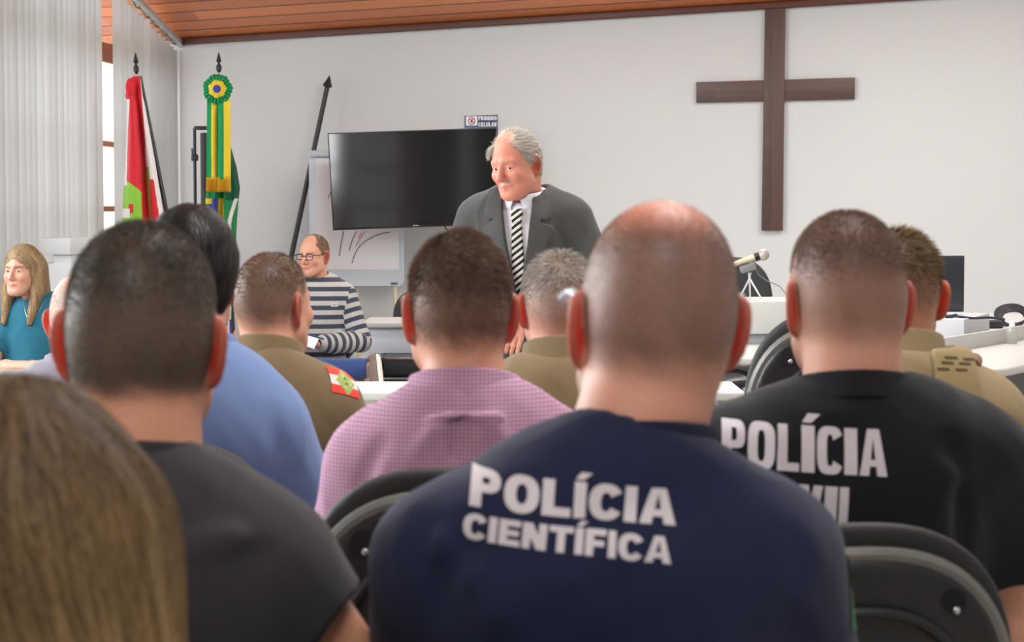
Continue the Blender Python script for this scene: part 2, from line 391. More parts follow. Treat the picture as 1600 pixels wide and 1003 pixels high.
EAR_R = [None]
def head_sdf(q, H):
    w, l = H.get('w', 1), H.get('l', 1)
    m = q.copy(); m[:, 0] = np.abs(q[:, 0]) / w; m[:, 1] = q[:, 1] / l
    d = ell(m, (0, -.012, .03), (.077, .098, .092))
    d = smin(d, ell(m, (0, -.036, -.012), (.067, .066, .064)), .03)
    d = smin(d, ell(m, (0, .03, -.03), (.062, .062, .084)), .03)
    jw = H.get('jaw', 1)
    d = smin(d, cone(m, (.048 * jw, .012, -.062), (.018, .07, -.094), .02, .02), .035)
    d = smin(d, ell(m, (0, .079, -.094), (.022, .018, .018)), .02)
    d = smin(d, cone(m, (.012, .083, .024), (.042, .07, .022), .011, .009), .014)
    d = smin(d, ell(m, (.04, .062, -.026), (.024, .024, .022)), .02)
    d = smax(d, -ell(m, (.033, .098, .002), (.021, .020, .014)), .012)
    ns = H.get('nose', 1)
    d = smin(d, cone(m, (0, .088, .01), (0, .105 + .008 * ns, -.03), .008, .0115 * ns), .010)
    d = smin(d, ell(m, (.012 * ns, .096, -.035), (.009, .011, .008)), .006)
    d = smin(d, cone(m, (0, .094, -.059), (.022, .084, -.062), .006, .003), .006)
    d = smin(d, cone(m, (0, .093, -.071), (.018, .085, -.069), .007, .003), .007)
    d = smax(d, -cone(m, (0, .104, -.0655), (.024, .092, -.066), .004, .0025), .004)
    op = H.get('open', .0042)
    lid = ell(m, (.0315, .0735, .002), (.0152, .0140, .0138)); lid = smax(lid, -ell(m, (.0318, .092, .0008), (.0122, .022, op)), .0015)
    d = smin(d, lid, .006)
    d = smin(d, cone(m, (.016, .083, .0135), (.046, .071, .011), .0052, .0045), .006)
    d = smax(d, -cone(m, (.0245, .098, -.030), (.034, .083, -.062), .005, .003), .010) if H.get('fold', 1) else d
    # ears
    A = math.radians(H.get('ear', 38)); es = H.get('ears', 1.0)
    e0 = (m[:, 0] - .071) / es; e1 = (m[:, 1] + .002) / es; e2 = (m[:, 2] + .008) / es
    u = e0 * math.sin(A) - e1 * math.cos(A); n = e0 * math.cos(A) + e1 * math.sin(A); v = e2 + .12 * e1
    E = np.stack([u, n, v], 1)
    wd = 1 + .22 * np.clip(v / .032, -1, 1); E2 = E.copy(); E2[:, 0] = (u - .014) / wd
    de = ell(E2, (0, 0, 0), (.0205, .0052, .0335))
    rr = np.sqrt((E2[:, 0] / .0172) ** 2 + (v / .030) ** 2); rim = np.sqrt(((rr - 1) * .019) ** 2 + (n - .003) ** 2) - .0042
    EAR_R[0] = rr
    de = smin(de, rim, .004); de = smin(de, ell(E, (.008, 0, -.031), (.009, .005, .010)), .006)
    de = smax(de, -ell(E, (.010, .009, -.004), (.009, .009, .014)), .004)
    de = de * es * .85
    return smin(d, de, .006), de, d

def hand_sdf(p, wr, f, n, thumb, curl=.5, s=1.0):
    """wr wrist, f finger direction, n back-of-hand normal, thumb +1/-1 side along cross(f, n)"""
    f = np.asarray(f, float); f = f / np.linalg.norm(f); n = np.asarray(n, float); n = n - f * (n @ f); n /= np.linalg.norm(n); r = np.cross(f, n)
    L = (p - np.asarray(wr)) / s; q = np.stack([L @ r, L @ f, L @ n], 1)
    d = rbox(q, (0, .05, 0), (.037, .045, .013), .013)
    d = smin(d, cone(q, (0, -.02, 0), (0, .02, 0), .026, .026), .02)
    for i, (o, ln) in enumerate(((-.029, .066), (-.0095, .075), (.0095, .078), (.028, .070))):
        if thumb < 0: o = -o
        c0 = curl * (.8 + .12 * i); b = V3(o, .09, .002)
        k = b + ln * .45 * V3(o * .3 / .03 * .1, math.cos(c0), -math.sin(c0)); k2 = k + ln * .33 * V3(0, math.cos(c0 * 2), -math.sin(c0 * 2)); k3 = k2 + ln * .25 * V3(0, math.cos(c0 * 2.7), -math.sin(c0 * 2.7))
        df = smin(smin(cone(q, b, k, .0095, .0085), cone(q, k, k2, .0085, .0078), .003), cone(q, k2, k3, .0078, .0068), .003)
        d = smin(d, df, .005)
    t = thumb; b = V3(.030 * t, .022, -.004); k = b + .042 * V3(.62 * t, .7, -.35); k2 = k + .032 * V3(.15 * t, .9, -.4)
    d = smin(d, smin(cone(q, b, k, .014, .0105), cone(q, k, k2, .0105, .008), .004), .012)
    return d * s

SEAT = dict(Lel=(-.236, .05, .80), Rel=(.236, .05, .80), Lwr=(-.12, .30, .665), Rwr=(.12, .30, .665),
            Lhf=(.35, .9, -.1), Rhf=(-.35, .9, -.1), Lhn=(-.2, .1, 1), Rhn=(.2, .1, 1), curl=.35,
            hip=.09, Lkn=(-.12, .43, .50), Rkn=(.12, .43, .50), Lan=(-.12, .40, .09), Ran=(.12, .40, .09), Ltoe=(-.13, .52, .04), Rtoe=(.13, .52, .04))

class Person:
    def __init__(s, **k):
        s.pose = dict(SEAT); s.pose.update(k.pop('pose', {}))
        s.H = dict(k.pop('H', {})); s.lift = 0; s.lean = 0; s.tilt = 0; s.twist = 0; s.sw = .168; s.cw = .164; s.ww = .15; s.dep = 1; s.nr = .064
        s.hc = V3(0, .045, 1.262); s.hy = s.hp = s.hr = 0; s.yaw = 0; s.k = 1; s.skin = (222, 172, 146); s.hair = (60, 48, 40); s.bald = None; s.fade = .05; s.nape = -.05
        s.mask_extra = None; s.folds = []; s.hz = 1.0; s.thin = 1.0; s.blank = False; s.dens_top = 1.0; s.dens_side = .75; s.legs = True; s.seed = 0; s.brow = None; s.arm_out = 0; s.stub_var = .05; s.shz = 0
        for a, v in k.items(): setattr(s, a, v)
        s.hc = np.asarray(s.hc, float); s.R = rotm(s.hy, s.hp, s.hr)
    # straight-body space
    def W(s, p):
        q = p.copy(); q[:, 2] = p[:, 2] - s.lift; k = np.maximum(0, q[:, 2] - .55)
        q[:, 1] -= s.lean * k; q[:, 0] -= s.tilt * k
        if s.twist:
            a = -s.twist * sstep(.55, 1.0, q[:, 2]); c, n = np.cos(a), np.sin(a); x, y = q[:, 0].copy(), q[:, 1].copy(); q[:, 0] = c * x - n * y; q[:, 1] = n * x + c * y
        return q
    def fwd(s, q):
        """straight-body point -> person space"""
        q = np.array(q, float); k = max(0, q[2] - .55); a = s.twist * float(sstep(.55, 1.0, np.array([q[2]]))[0])
        x, y = q[0] * math.cos(a) - q[1] * math.sin(a), q[0] * math.sin(a) + q[1] * math.cos(a)
        return np.array([x + s.tilt * k, y + s.lean * k, q[2] + s.lift])
    def Hq(s, q): return (q - s.hc) @ s.R
    def place(s, px, py, Y):
        """stand the person so that the crown of the head is seen at the pixel, at distance Y"""
        t = at(px, py, Y); top = s.fwd(s.hc) + np.array([0, 0, .122 * .985 + 0]); s.k = t[2] / top[2]
        c, n = math.cos(s.yaw), math.sin(s.yaw); o = s.fwd(s.hc)[:2] * s.k
        s.loc = np.array([t[0] - (c * o[0] - n * o[1]), t[1] - (n * o[0] + c * o[1]), 0]); return s
    def local(s, px, py, yl):
        """where the pixel's line of sight meets the person's plane y = yl"""
        c, n = math.cos(s.yaw), math.sin(s.yaw); Ri = np.array([[c, n, 0], [-n, c, 0], [0, 0, 1]])
        o = Ri @ (np.array([0, 0, CAMZ]) - s.loc) / s.k; d = Ri @ ray(px, py); t = (yl - o[1]) / d[1]; return o + d * t
    # body pieces
    def torso(s, q, g):
        m = q.copy(); m[:, 0] = np.abs(q[:, 0]); sw = s.sw
        d = ell(m, (0, 0, .93), (s.cw + g, .115 * s.dep + g, .21 + g))
        d = smin(d, ell(m, (0, .012, .72), (s.ww + g, .122 * s.dep + g, .19 + g)), .08)
        d = smin(d, ell(m, (0, 0, .56), (.175 + g, .13 + g, .12 + g)), .06)
        d = smin(d, ell(m, (.06, -.045, 1.0), (.1 + g, .075 + g, .13 + g)), .06)
        d = smin(d, cone(m, (0, -.02, 1.05), (sw - .03, -.02, 1.033 + s.shz), .068 + g, .056 + g), .06)
        d = smin(d, cone(m, (0, -.035, 1.118), (sw - .045, -.024, 1.058 + s.shz), .05 + g, .04 + g), .04)
        return d
    def neck(s, q):
        a = s.hc + s.R @ V3(0, -.028, -.045); b = V3(0, -.025, 1.07)
        return cone(q, a, b, s.nr * .95, s.nr * 1.06)
    def arm_pts(s, sd):
        S = 'R' if sd > 0 else 'L'
        return V3(sd * s.sw, -.018, 1.03 + s.shz), np.array(s.pose[S + 'el'], float), np.array(s.pose[S + 'wr'], float)
    def body(s, p):
        q = s.W(p); d = s.torso(q, -.012)
        P = s.pose
        for sd in (-1, 1):
            a, b, c = s.arm_pts(sd); S = 'R' if sd > 0 else 'L'
            da = smin(cone(q, a, b, .046 * s.thin, .040 * s.thin), smin(cone(q, b, b + (c - b) * .35, .041 * s.thin, .043 * s.thin), cone(q, b + (c - b) * .35, c, .043 * s.thin, .027), .02), .02)
            d = smin(d, da, .02); d = smin(d, hand_sdf(q, c, P[S + 'hf'], P[S + 'hn'], P.get(S + 'th', -sd), P.get(S + 'curl', P['curl'])), .012)
            if s.legs:
                hp, kn, an, to = V3(sd * P['hip'], .0, .53 + s.lift), *[np.array(P[S + x], float) for x in ('kn', 'an', 'toe')]
                dl = smin(cone(p, hp, kn, .078, .052), cone(p, kn, an, .05, .034), .03); dl = smin(dl, cone(p, an, to, .032, .024), .02); d = smin(d, dl, .03)
        h = s.Hq(q); dh, _, _ = head_sdf(h, s.H)
        d = smin(d, s.neck(q), .02); return smin(d, dh, .018)
    def density(s, h, jit=True):
        x, y, z = h.T; zl = np.interp(y, [-.12, -.05, -.028, -.008, .012, .03, .048, .072, .086, .1], [s.nape, s.nape, s.nape + .016, .012, -.008, .01, .05, .086, .105, .13])
        j = wob(h, 170, 3) * .008 if jit else 0
        de = sstep(0, s.fade, z - zl + j) * (s.dens_side + (s.dens_top - s.dens_side) * sstep(.02, .08, z))
        if s.bald is not None:
            c, r, soft, floor = s.bald; k = np.sqrt((((h - np.asarray(c)) / np.asarray(r)) ** 2).sum(1)); de = de * (floor + (1 - floor) * sstep(1 - soft, 1 + soft, k + wob(h, 90, 5) * .08))
        return np.clip(de, 0, 1)
    def build(s, label, h=.0045, hairmat=None, group=None):
        v, q4 = surfnet(s.body, (-.55, -.35, -.02), (.55, .8, 1.45 + s.lift), h)
        o = fromnp('person', v, q4, SKIN); o.location = tuple(s.loc); o.rotation_euler = (0, 0, s.yaw); o.scale = (s.k,) * 3
        tag(o, label, 'person', group); s.o = o; s.v, s.q4 = v, q4
        q = s.W(v); hq = s.Hq(q); dh, de, dsk = head_sdf(hq, s.H); s.earu = EAR_R[0]; onhead = sstep(.02, .0, dh)
        ear = sstep(.004, -.001, de) * onhead
        base = np.array(lin(s.skin)[:3]); col = np.tile(base, (len(v), 1)); m = wob(v, 38, 1)[:, None]; col *= 1 + .05 * m
        def mixin(c, k): nonlocal col; col = col * (1 - k[:, None]) + np.array(lin(c)[:3]) * k[:, None]
        low = sstep(-.02, -.09, hq[:, 2]) * sstep(.0, -.05, hq[:, 1]) * .35; mixin((214, 150, 120), low)
        ax = np.abs(hq[:, 0]); 
        mixin((206, 124, 106), .28 * onhead * np.exp(-((ax - .042) / .02) ** 2 - ((hq[:, 2] + .03) / .022) ** 2) * (hq[:, 1] > .04))
        mixin((206, 118, 100), .3 * onhead * np.exp(-(ax / .014) ** 2 - ((hq[:, 2] + .03) / .018) ** 2) * (hq[:, 1] > .085))
        s.dens = s.density(hq) * onhead * (1 - ear) * (hq[:, 2] > -.1) if not s.blank else np.zeros(len(v))
        mixin(s.hair, np.clip(s.dens * s.hz, 0, 1) * (1 - s.stub_var + s.stub_var * wob(hq, 90, 8)))
        lips = np.exp(-((hq[:, 2] + .066) / .0075) ** 2) * (ax < .024) * (hq[:, 1] > .078); mixin((178, 98, 92), .75 * lips * onhead)
        brow = np.exp(-(segd(np.stack([ax, hq[:, 1], hq[:, 2]], 1), (.016, .09, .021), (.046, .074, .023)) / .0062) ** 2) * (hq[:, 1] > .06); mixin(s.brow or s.hair, .8 * brow * onhead)
        if s.mask_extra: 
            for c, k in s.mask_extra(hq, q, onhead): mixin(c, k)
        rim = sstep(.75, 1.05, s.earu) * ear; mixin((186, 52, 38), .74 * ear); mixin(s.skin, .3 * rim); ear = ear * (1 - .6 * rim)  # ears: own redness plus backlit glow painted into the tint, paler rim
        attr(o, 'tint', col, 'COLOR'); attr(o, 'thin', ear)
        return s
    # clothes
    def upper(s, g=.011, sleeve=1.0, flare=.012, hole=.004, hem=.50, fold=1.0, loose=0, arms=True, kk=.045):
        """sdf of a garment on the upper body; sleeve = fraction of the arm (0..0.5 upper arm, 1 the wrist)"""
        def f(p):
            q = s.W(p); d = s.torso(q, g)
            if loose: d = smin(d, ell(q, (0, 0, .68), (s.ww + g + loose, .125 * s.dep + g + loose, .2)), .08)
            if arms:
                for sd in (-1, 1):
                    a, b, c = s.arm_pts(sd)
                    if sleeve <= .5:
                        ba = b - a; L = np.linalg.norm(ba); n = ba / L; e = a + n * L * 1.05
                        da = cone(q, a, e, .051 * s.thin + g, .045 * s.thin + g + flare); da = smax(da, (q - a) @ n - L * sleeve * 2, .006)
                    else:
                        e = b + (c - b) * min(1, (sleeve - .5) * 2)
                        da = smin(cone(q, a, b, .051 * s.thin + g, .044 * s.thin + g + flare * .5), cone(q, b, e, .045 * s.thin + g + flare * .5, .032 + g + flare * .4), .025)
                    d = smin(d, da, kk)
            d = d - fold * (.006 * wob(q * V3(1, 1, .6), 22, 21 + s.seed) + .007 * ((1 - np.minimum(1, np.abs(wob(q * V3(1, 1, .7), 15, 41 + s.seed)))) ** 2 - .4) + .0012 * wob(q, 70, 22))
            for A, B, wd, am in s.folds: d = d - am * np.exp(-(segd(q, A, B) / wd) ** 2)
            d = smax(d, -(s.neck(q) - hole), .006)
            return smax(d, hem - q[:, 2], .01)
        return f
    def wear(s, name, f, m, h=.006, lo=(-.5, -.35, .45), hi=(.5, .6, 1.3)):
        lo = np.array(lo, float); hi = np.array(hi, float); lo[2] += s.lift; hi[2] += s.lift
        return sdf_obj(name, f, lo, hi, h, m, s.o)
    def collar(s, off=.009, th=.0045, top=1.172, ht=.03, sl=-.32, roll=0):
        def f(p):
            q = s.W(p); dn = s.neck(q); zz = q[:, 2] - sl * (q[:, 1] + .08); o2 = off + roll * np.clip((top - zz) / ht, 0, 1.4)
            return smax(smax(np.abs(dn - o2) - th, zz - top, .003), (top - ht) - zz, .003)
        return f
    def trousers(s, m, g=.016, h=.011, Lcut=.95, loose=.012):
        P = s.pose
        def f(p):
            q = s.W(p); d = np.maximum(s.torso(q, g), q[:, 2] - .60)
            for S in 'LR':
                sd = 1 if S == 'R' else -1; hp, kn, an = V3(sd * P['hip'], 0, .53 + s.lift), np.array(P[S + 'kn'], float), np.array(P[S + 'an'], float)
                e = kn + (an - kn) * Lcut; dl = smin(cone(p, hp, kn, .08 + g, .054 + g), cone(p, kn, e, .054 + g, .044 + g + loose), .03)
                dl = smax(dl, (p - e) @ ((an - kn) / np.linalg.norm(an - kn)), .004); d = smin(d, dl, .03)
            return d - .003 * wob(p, 34, 31)
        return sdf_obj('trousers', f, (-.62, -.3, .0), (.6, .75, .72 + s.lift), h, m, s.o)
    def shoes(s, m, h=.007, sole=None):
        P = s.pose
        for S in 'LR':
            an, to = np.array(P[S + 'an'], float), np.array(P[S + 'toe'], float); d0 = to - an; 
            def f(p, an=an, to=to): return smin(cone(p, an - V3(0, 0, .0), an + (to - an) * .35 , .047, .045), cone(p, an + (to - an) * .3, to, .046, .036), .02)
            sdf_obj('shoe', f, np.minimum(an, to) - .09, np.maximum(an, to) + .09, h, m, s.o)
    def strands(s, name, n, length, wid, m, lay=.55, flow=(0, 0, -1), segs=2, dens=None, seed=3, jit=.35, droop=.0):
        """short hair: thin blades rooted on the scalp. length(h) in metres from head-space points, flow(h) a direction field"""
        r = np.random.default_rng(seed); v, q4 = s.v, s.q4; dn = s.dens if dens is None else dens
        fd = dn[q4].mean(1); A = v[q4]; nr = np.cross(A[:, 2] - A[:, 0], A[:, 3] - A[:, 1]); ar = np.linalg.norm(nr, axis=1); nr = nr / (ar[:, None] + 1e-12)
        w = fd * ar; w[fd < .04] = 0
        if w.sum() <= 0: return None
        i = r.choice(len(q4), n, p=w / w.sum()); a, b = r.random((n, 1)), r.random((n, 1)); Q = A[i]
        p = Q[:, 0] * (1 - a) * (1 - b) + Q[:, 1] * a * (1 - b) + Q[:, 2] * a * b + Q[:, 3] * (1 - a) * b; nn = nr[i]
        h = s.Hq(s.W(p)); ln = length(h) * r.uniform(.6, 1.15, n); fl = flow(h) if callable(flow) else np.tile(np.asarray(flow, float), (n, 1))
        fl = fl @ s.R.T; fl = fl - nn * (fl * nn).sum(1)[:, None]; fl /= np.linalg.norm(fl, axis=1)[:, None] + 1e-9
        d = nn * (1 - lay) + fl * lay + r.normal(size=(n, 3)) * jit * .35; d /= np.linalg.norm(d, axis=1)[:, None]
        sv = np.cross(d, r.normal(size=(n, 3))); sv /= np.linalg.norm(sv, axis=1)[:, None] + 1e-9
        P = []; x = p - nn * .0008
        for k in range(segs + 1):
            ww = wid * (1 - .8 * k / segs) * .5; P += [x - sv * ww, x + sv * ww]
            d = d + fl * .25 * lay + V3(0, 0, -droop); d /= np.linalg.norm(d, axis=1)[:, None]; x = x + d * (ln / segs)[:, None]
        P = np.stack(P, 1); M = 2 * segs + 2; base = np.arange(n)[:, None, None] * M
        f = np.array([[2 * k, 2 * k + 1, 2 * k + 3, 2 * k + 2] for k in range(segs)])[None]; return fromnp(name, P.reshape(-1, 3), (base + f).reshape(-1, 4), m, s.o, True)
    def hairflow(s, name, f, n, pick, flow, ln, step, wid, m, off=.0015, seed=5, box=None, hshell=.007, shellmat=None, rnd=.12, ombre=None):
        """long hair: a volume with sdf f (head space) and strands combed over it. pick(h) keeps roots, flow(h) combing field"""
        g = lambda p: f(s.Hq(s.W(p)))
        lo, hi = box; v, q4 = surfnet(g, np.array(lo) + s.fwd(s.hc), np.array(hi) + s.fwd(s.hc), hshell)
        r = np.random.default_rng(seed); A = v[q4]; ar = np.linalg.norm(np.cross(A[:, 2] - A[:, 0], A[:, 3] - A[:, 1]), axis=1); w = ar * pick(s.Hq(s.W(A.mean(1))))
        i = r.choice(len(q4), n, p=w / w.sum()); x = A[i].mean(1) + r.normal(size=(n, 3)) * hshell * .4; P = []; o = off * r.uniform(-.6, 1.6, (n, 1)); K = max(2, int(ln / step)); lnr = r.uniform(.5, 1.2, n)
        pert = r.normal(size=(n, 3)) * rnd
        for k in range(K + 1):
            gr, d = grad(g, x); gr /= np.linalg.norm(gr, axis=1)[:, None] + 1e-9; x = x - gr * (np.clip(d, -.02, .02)[:, None] - o)
            fl = flow(s.Hq(s.W(x))) @ s.R.T; fl = fl + pert; fl = fl - gr * (fl * gr).sum(1)[:, None]; fl /= np.linalg.norm(fl, axis=1)[:, None] + 1e-9
            sv = np.cross(fl, gr); ww = (wid * (1 - .7 * k / K) * .5); P += [x - sv * ww, x + sv * ww]; x = x + fl * (step * lnr)[:, None]
        P = np.stack(P, 1); M = 2 * K + 2; fq = np.array([[2 * k, 2 * k + 1, 2 * k + 3, 2 * k + 2] for k in range(K)])[None]
        sq = (np.arange(n)[:, None, None] * M + fq).reshape(-1, 4)
        allv = np.concatenate([v, P.reshape(-1, 3)]); o = fromnp(name, allv, np.concatenate([q4, sq + len(v)]), [m, shellmat] if shellmat else m, s.o, True)
        if ombre: attr(o, 'ombre', ombre(s.Hq(s.W(allv))))
        if shellmat: 
            mi = np.zeros(len(o.data.polygons), np.int32); mi[:len(q4)] = 1; o.data.polygons.foreach_set('material_index', mi)
        return o
    def eyes(s, iris=(70, 52, 40), look=(0, 1, 0), r=.0118):
        for sd in (-1, 1):
            b = bmesh.new(); bmesh.ops.create_uvsphere(b, u_segments=48, v_segments=32, radius=r); L = Vector(look).normalized()
            me = bpy.data.meshes.new('eye'); 
            for f_ in b.faces:
                c = f_.calc_center_median().normalized(); k = c.dot(L); f_.material_index = 2 if k > .975 else (1 if k > .87 else 0); f_.smooth = True
            b.to_mesh(me); b.free(); o = link('eye', me, [mat('eyewhite', (228, 222, 216), .25), mat('iris%d' % iris[0], iris, .2), mat('pupil', (12, 10, 10), .15)], s.o)
            c = s.fwd(s.hc + s.R @ V3(sd * .0315 * s.H.get('w', 1), .0735 * s.H.get('l', 1), .002)); o.matrix_local = Matrix.Translation(Vector(c)) @ Matrix(s.R.tolist()).to_4x4()
    def inhead(s, o):
        """move an object modelled in head space onto the head"""
        o.matrix_local = Matrix.Translation(Vector(s.fwd(s.hc))) @ Matrix(s.R.tolist()).to_4x4(); return o
    def glasses(s, frame, lens=True, label=None, th=.0018, arm=.0022, xo=.0, zo=.0):
        w = s.H.get('w', 1); b = MB()
        for sd in (-1, 1):
            pts = [(sd * (.033 + .024 * math.copysign(abs(math.cos(t)) ** .5, math.cos(t))), .103 - .006 * abs(math.cos(t)), .001 + .0155 * math.copysign(abs(math.sin(t)) ** .6, math.sin(t))) for t in np.linspace(0, 2 * PI, 28, endpoint=False)]
            b.tube(pts, th, 8, True)
            b.tube([(sd * .056, .098, .008), (sd * .07, .09, .009), (sd * (.0775 * w + xo), .06, .008 + zo), (sd * (.0785 * w + xo), .015, .014 + zo), (sd * (.0785 * w + xo * .8), -.008, .016 + zo), (sd * (.0785 * w + xo * .3), -.02, .006 + zo)], arm, 8)
        b.tube([(-.01, .106, .004), (0, .109, .006), (.01, .106, .004)], th, 8)
        o = b.build('glasses', frame, s.o); s.inhead(o)
        if label: o['label'] = label
        if lens:
            for sd in (-1, 1):
                pts = [(sd * (.033 + .023 * math.copysign(abs(math.cos(t)) ** .5, math.cos(t))), .103 - .006 * abs(math.cos(t)), .001 + .015 * math.copysign(abs(math.sin(t)) ** .6, math.sin(t))) for t in np.linspace(0, 2 * PI, 28, endpoint=False)]
                v = pts + [(x, y + .0012, z) for x, y, z in pts]; n = len(pts)
                l = raw('lens', v, [tuple(range(n))[::-1], tuple(range(n, 2 * n))] + [(i, (i + 1) % n, n + (i + 1) % n, n + i) for i in range(n)], glass_thin(), o, False)
        return o
def glass_thin():
    if 'lens' in MATS: return MATS['lens']
    m, nt, b = nmat('lens'); L = nt.links.new
    t = N(nt, 'ShaderNodeBsdfTransparent'); g = N(nt, 'ShaderNodeBsdfGlossy'); g.inputs['Roughness'].default_value = .03
    ms = N(nt, 'ShaderNodeMixShader'); ms.inputs[0].default_value = .06; L(t.outputs[0], ms.inputs[1]); L(g.outputs[0], ms.inputs[2])
    L(ms.outputs[0], nt.nodes['Material Output'].inputs['Surface']); MATS['lens'] = m; return m
# ------------------------------------------------------------------ the setting
WX, WK = 15.96, -.2                                   # far wall: Y = WX + WK * X
WRZ = math.atan(WK)
def wallpt(px, py, off=0.0):
    r = ray(px, py); n = np.array([-WK, 1, 0]) / math.hypot(1, WK); t = (WX / math.hypot(1, WK) - off) / (r @ n); return r * t + np.array([0, 0, CAMZ])
def leftpt(px, py, off=0.0):                          # plane of the hanging blinds: X = -4.247 + .094 Y
    r = ray(px, py); t = (-4.247 + off) / (r[0] - .094 * r[1]); return r * t + np.array([0, 0, CAMZ])
def struct(o, kind='structure'): o['kind'] = kind; return o
cc = wallpt(277, 63); cr = wallpt(1300, 0); cl = leftpt(225, 0)
U = (cr - cc); U /= U[0]; V = (cl - cc); V /= -V[1]   # per metre along X / per metre towards the room
def ceil_z(x, y):
    A = np.array([[U[0], V[0]], [U[1], V[1]]]); s, t = np.linalg.solve(A, np.array([x - cc[0], y - cc[1]])); return cc[2] + s * U[2] + t * V[2], t, s

WALL = mat('wall_paint', (210, 213, 214), .75, var=.015, scale=1.5, bump=.06, bscale=40)
def wood_mat(name, c0, c1, groove=None, board=.2, rough=.4, axis_attr=True, gscale=6.0):
    m, nt, b = nmat(name); L = nt.links.new
    t = N(nt, 'ShaderNodeAttribute', attribute_name='across'); s = N(nt, 'ShaderNodeAttribute', attribute_name='along')
    dv = N(nt, 'ShaderNodeMath', operation='DIVIDE'); dv.inputs[1].default_value = board; L(t.outputs['Fac'], dv.inputs[0])
    fl = N(nt, 'ShaderNodeMath', operation='FLOOR'); L(dv.outputs[0], fl.inputs[0]); fr = N(nt, 'ShaderNodeMath', operation='FRACT'); L(dv.outputs[0], fr.inputs[0])
    wn = N(nt, 'ShaderNodeTexWhiteNoise', noise_dimensions='1D'); L(fl.outputs[0], wn.inputs['W'])
    # board lengths: shift every row, then cut every 2.6 m
    a = N(nt, 'ShaderNodeMath', operation='MULTIPLY_ADD'); a.inputs[1].default_value = 2.6; L(wn.outputs['Value'], a.inputs[0]); L(s.outputs['Fac'], a.inputs[2])
    d2 = N(nt, 'ShaderNodeMath', operation='DIVIDE'); d2.inputs[1].default_value = 2.6; L(a.outputs[0], d2.inputs[0]); f2 = N(nt, 'ShaderNodeMath', operation='FLOOR'); L(d2.outputs[0], f2.inputs[0])
    cb = N(nt, 'ShaderNodeCombineXYZ'); L(fl.outputs[0], cb.inputs[0]); L(f2.outputs[0], cb.inputs[1])
    w2 = N(nt, 'ShaderNodeTexWhiteNoise', noise_dimensions='3D'); L(cb.outputs[0], w2.inputs['Vector'])
    gv = N(nt, 'ShaderNodeCombineXYZ'); g1 = N(nt, 'ShaderNodeMath', operation='MULTIPLY'); g1.inputs[1].default_value = 14; L(t.outputs['Fac'], g1.inputs[0]); L(g1.outputs[0], gv.inputs[0]); L(s.outputs['Fac'], gv.inputs[1]); L(w2.outputs['Value'], gv.inputs[2])
    gn = N(nt, 'ShaderNodeTexNoise', Scale=gscale, Detail=5.0, Distortion=.6); L(gv.outputs[0], gn.inputs['Vector'])
    ad = N(nt, 'ShaderNodeMath', operation='MULTIPLY_ADD'); ad.inputs[1].default_value = .55; L(gn.outputs['Fac'], ad.inputs[0])
    sc = N(nt, 'ShaderNodeMath', operation='MULTIPLY'); sc.inputs[1].default_value = .5; L(w2.outputs['Value'], sc.inputs[0]); L(sc.outputs[0], ad.inputs[2])
    mx = N(nt, 'ShaderNodeMix', data_type='RGBA'); mx.inputs[6].default_value = lin(c0); mx.inputs[7].default_value = lin(c1); L(ad.outputs[0], mx.inputs[0])
    out = mx.outputs[2]
    if groove:
        e = N(nt, 'ShaderNodeMath', operation='LESS_THAN'); e.inputs[1].default_value = .09; L(fr.outputs[0], e.inputs[0])
        m2 = N(nt, 'ShaderNodeMix', data_type='RGBA'); m2.inputs[7].default_value = lin(groove); L(e.outputs[0], m2.inputs[0]); L(out, m2.inputs[6]); out = m2.outputs[2]
    L(out, b.inputs['Base Color']); b.inputs['Roughness'].default_value = rough
    return m
CEILM = wood_mat('ceiling_planks', (146, 78, 46), (236, 144, 88), (84, 38, 20), .2, .45)
CROSSM = wood_mat('dark_stained_wood', (58, 42, 40), (104, 78, 70), None, .4, .45, gscale=3.0)
FRAMEM = wood_mat('window_wood', (120, 62, 36), (176, 100, 60), None, .5, .5)
def ats(o, across, along):
    co = np.array([v.co[:] for v in o.data.vertices]); attr(o, 'across', co @ np.asarray(across, float)); attr(o, 'along', co @ np.asarray(along, float)); return o

# floor, walls, ceiling
tile = mat('floor_tiles', (176, 170, 160), .35, var=.06, scale=3)
struct(MB().box((1.0, 7.0, -.06), (13, 22, .12)).build('floor', tile))
wl = wallpt(277, 300); b = MB(); Lw = 10.5
c0 = np.array([wl[0] - .35, WX + WK * (wl[0] - .35), 0]); dirw = np.array([1, WK, 0]) / math.hypot(1, WK); nin = np.array([-WK, 1, 0]) / math.hypot(1, WK)
cen = c0 + dirw * Lw / 2 + nin * .1; b.box((cen[0], cen[1], 2.2), (Lw, .2, 4.6), rz=WRZ); struct(b.build('wall_back', WALL))
struct(MB().box((6.6, 6.4, 3.4), (.2, 18.0, 6.8)).build('wall_right', WALL, smooth=False)); struct(MB().box((1.2, -2.5, 3.4), (11.2, .2, 6.8)).build('wall_front', WALL, smooth=False))
LD = np.array([.094, 1, 0]) / math.hypot(1, .094); LN = np.array([-1, .094, 0]) / math.hypot(1, .094); LRZ = -math.atan(.094)
def lw(y, off=0.0, z=0.0):                            # a point on the left wall at room depth y; off = further out
    return np.array([-4.247 + .094 * y, y, z]) + LN * off
b = MB()
def lbox(b, y0, y1, z0, z1, off0, off1, bev=0):
    p, q = lw(y0), lw(y1); m_ = (p + q) / 2 + LN * (off0 + off1) / 2; return b.box((m_[0], m_[1], (z0 + z1) / 2), (abs(off1 - off0), np.linalg.norm(q - p), z1 - z0), bev, rz=LRZ)
WIN = [(3.2, 6.6), (7.4, 10.8), (12.0, 16.4)]; ys = -2.6
for (y0, y1) in WIN:
    lbox(b, ys, y0, 0, 6.8, .16, .20); lbox(b, y0, y1, 0, .85, .16, .20); lbox(b, y0, y1, 3.2, 6.8, .16, .20); ys = y1
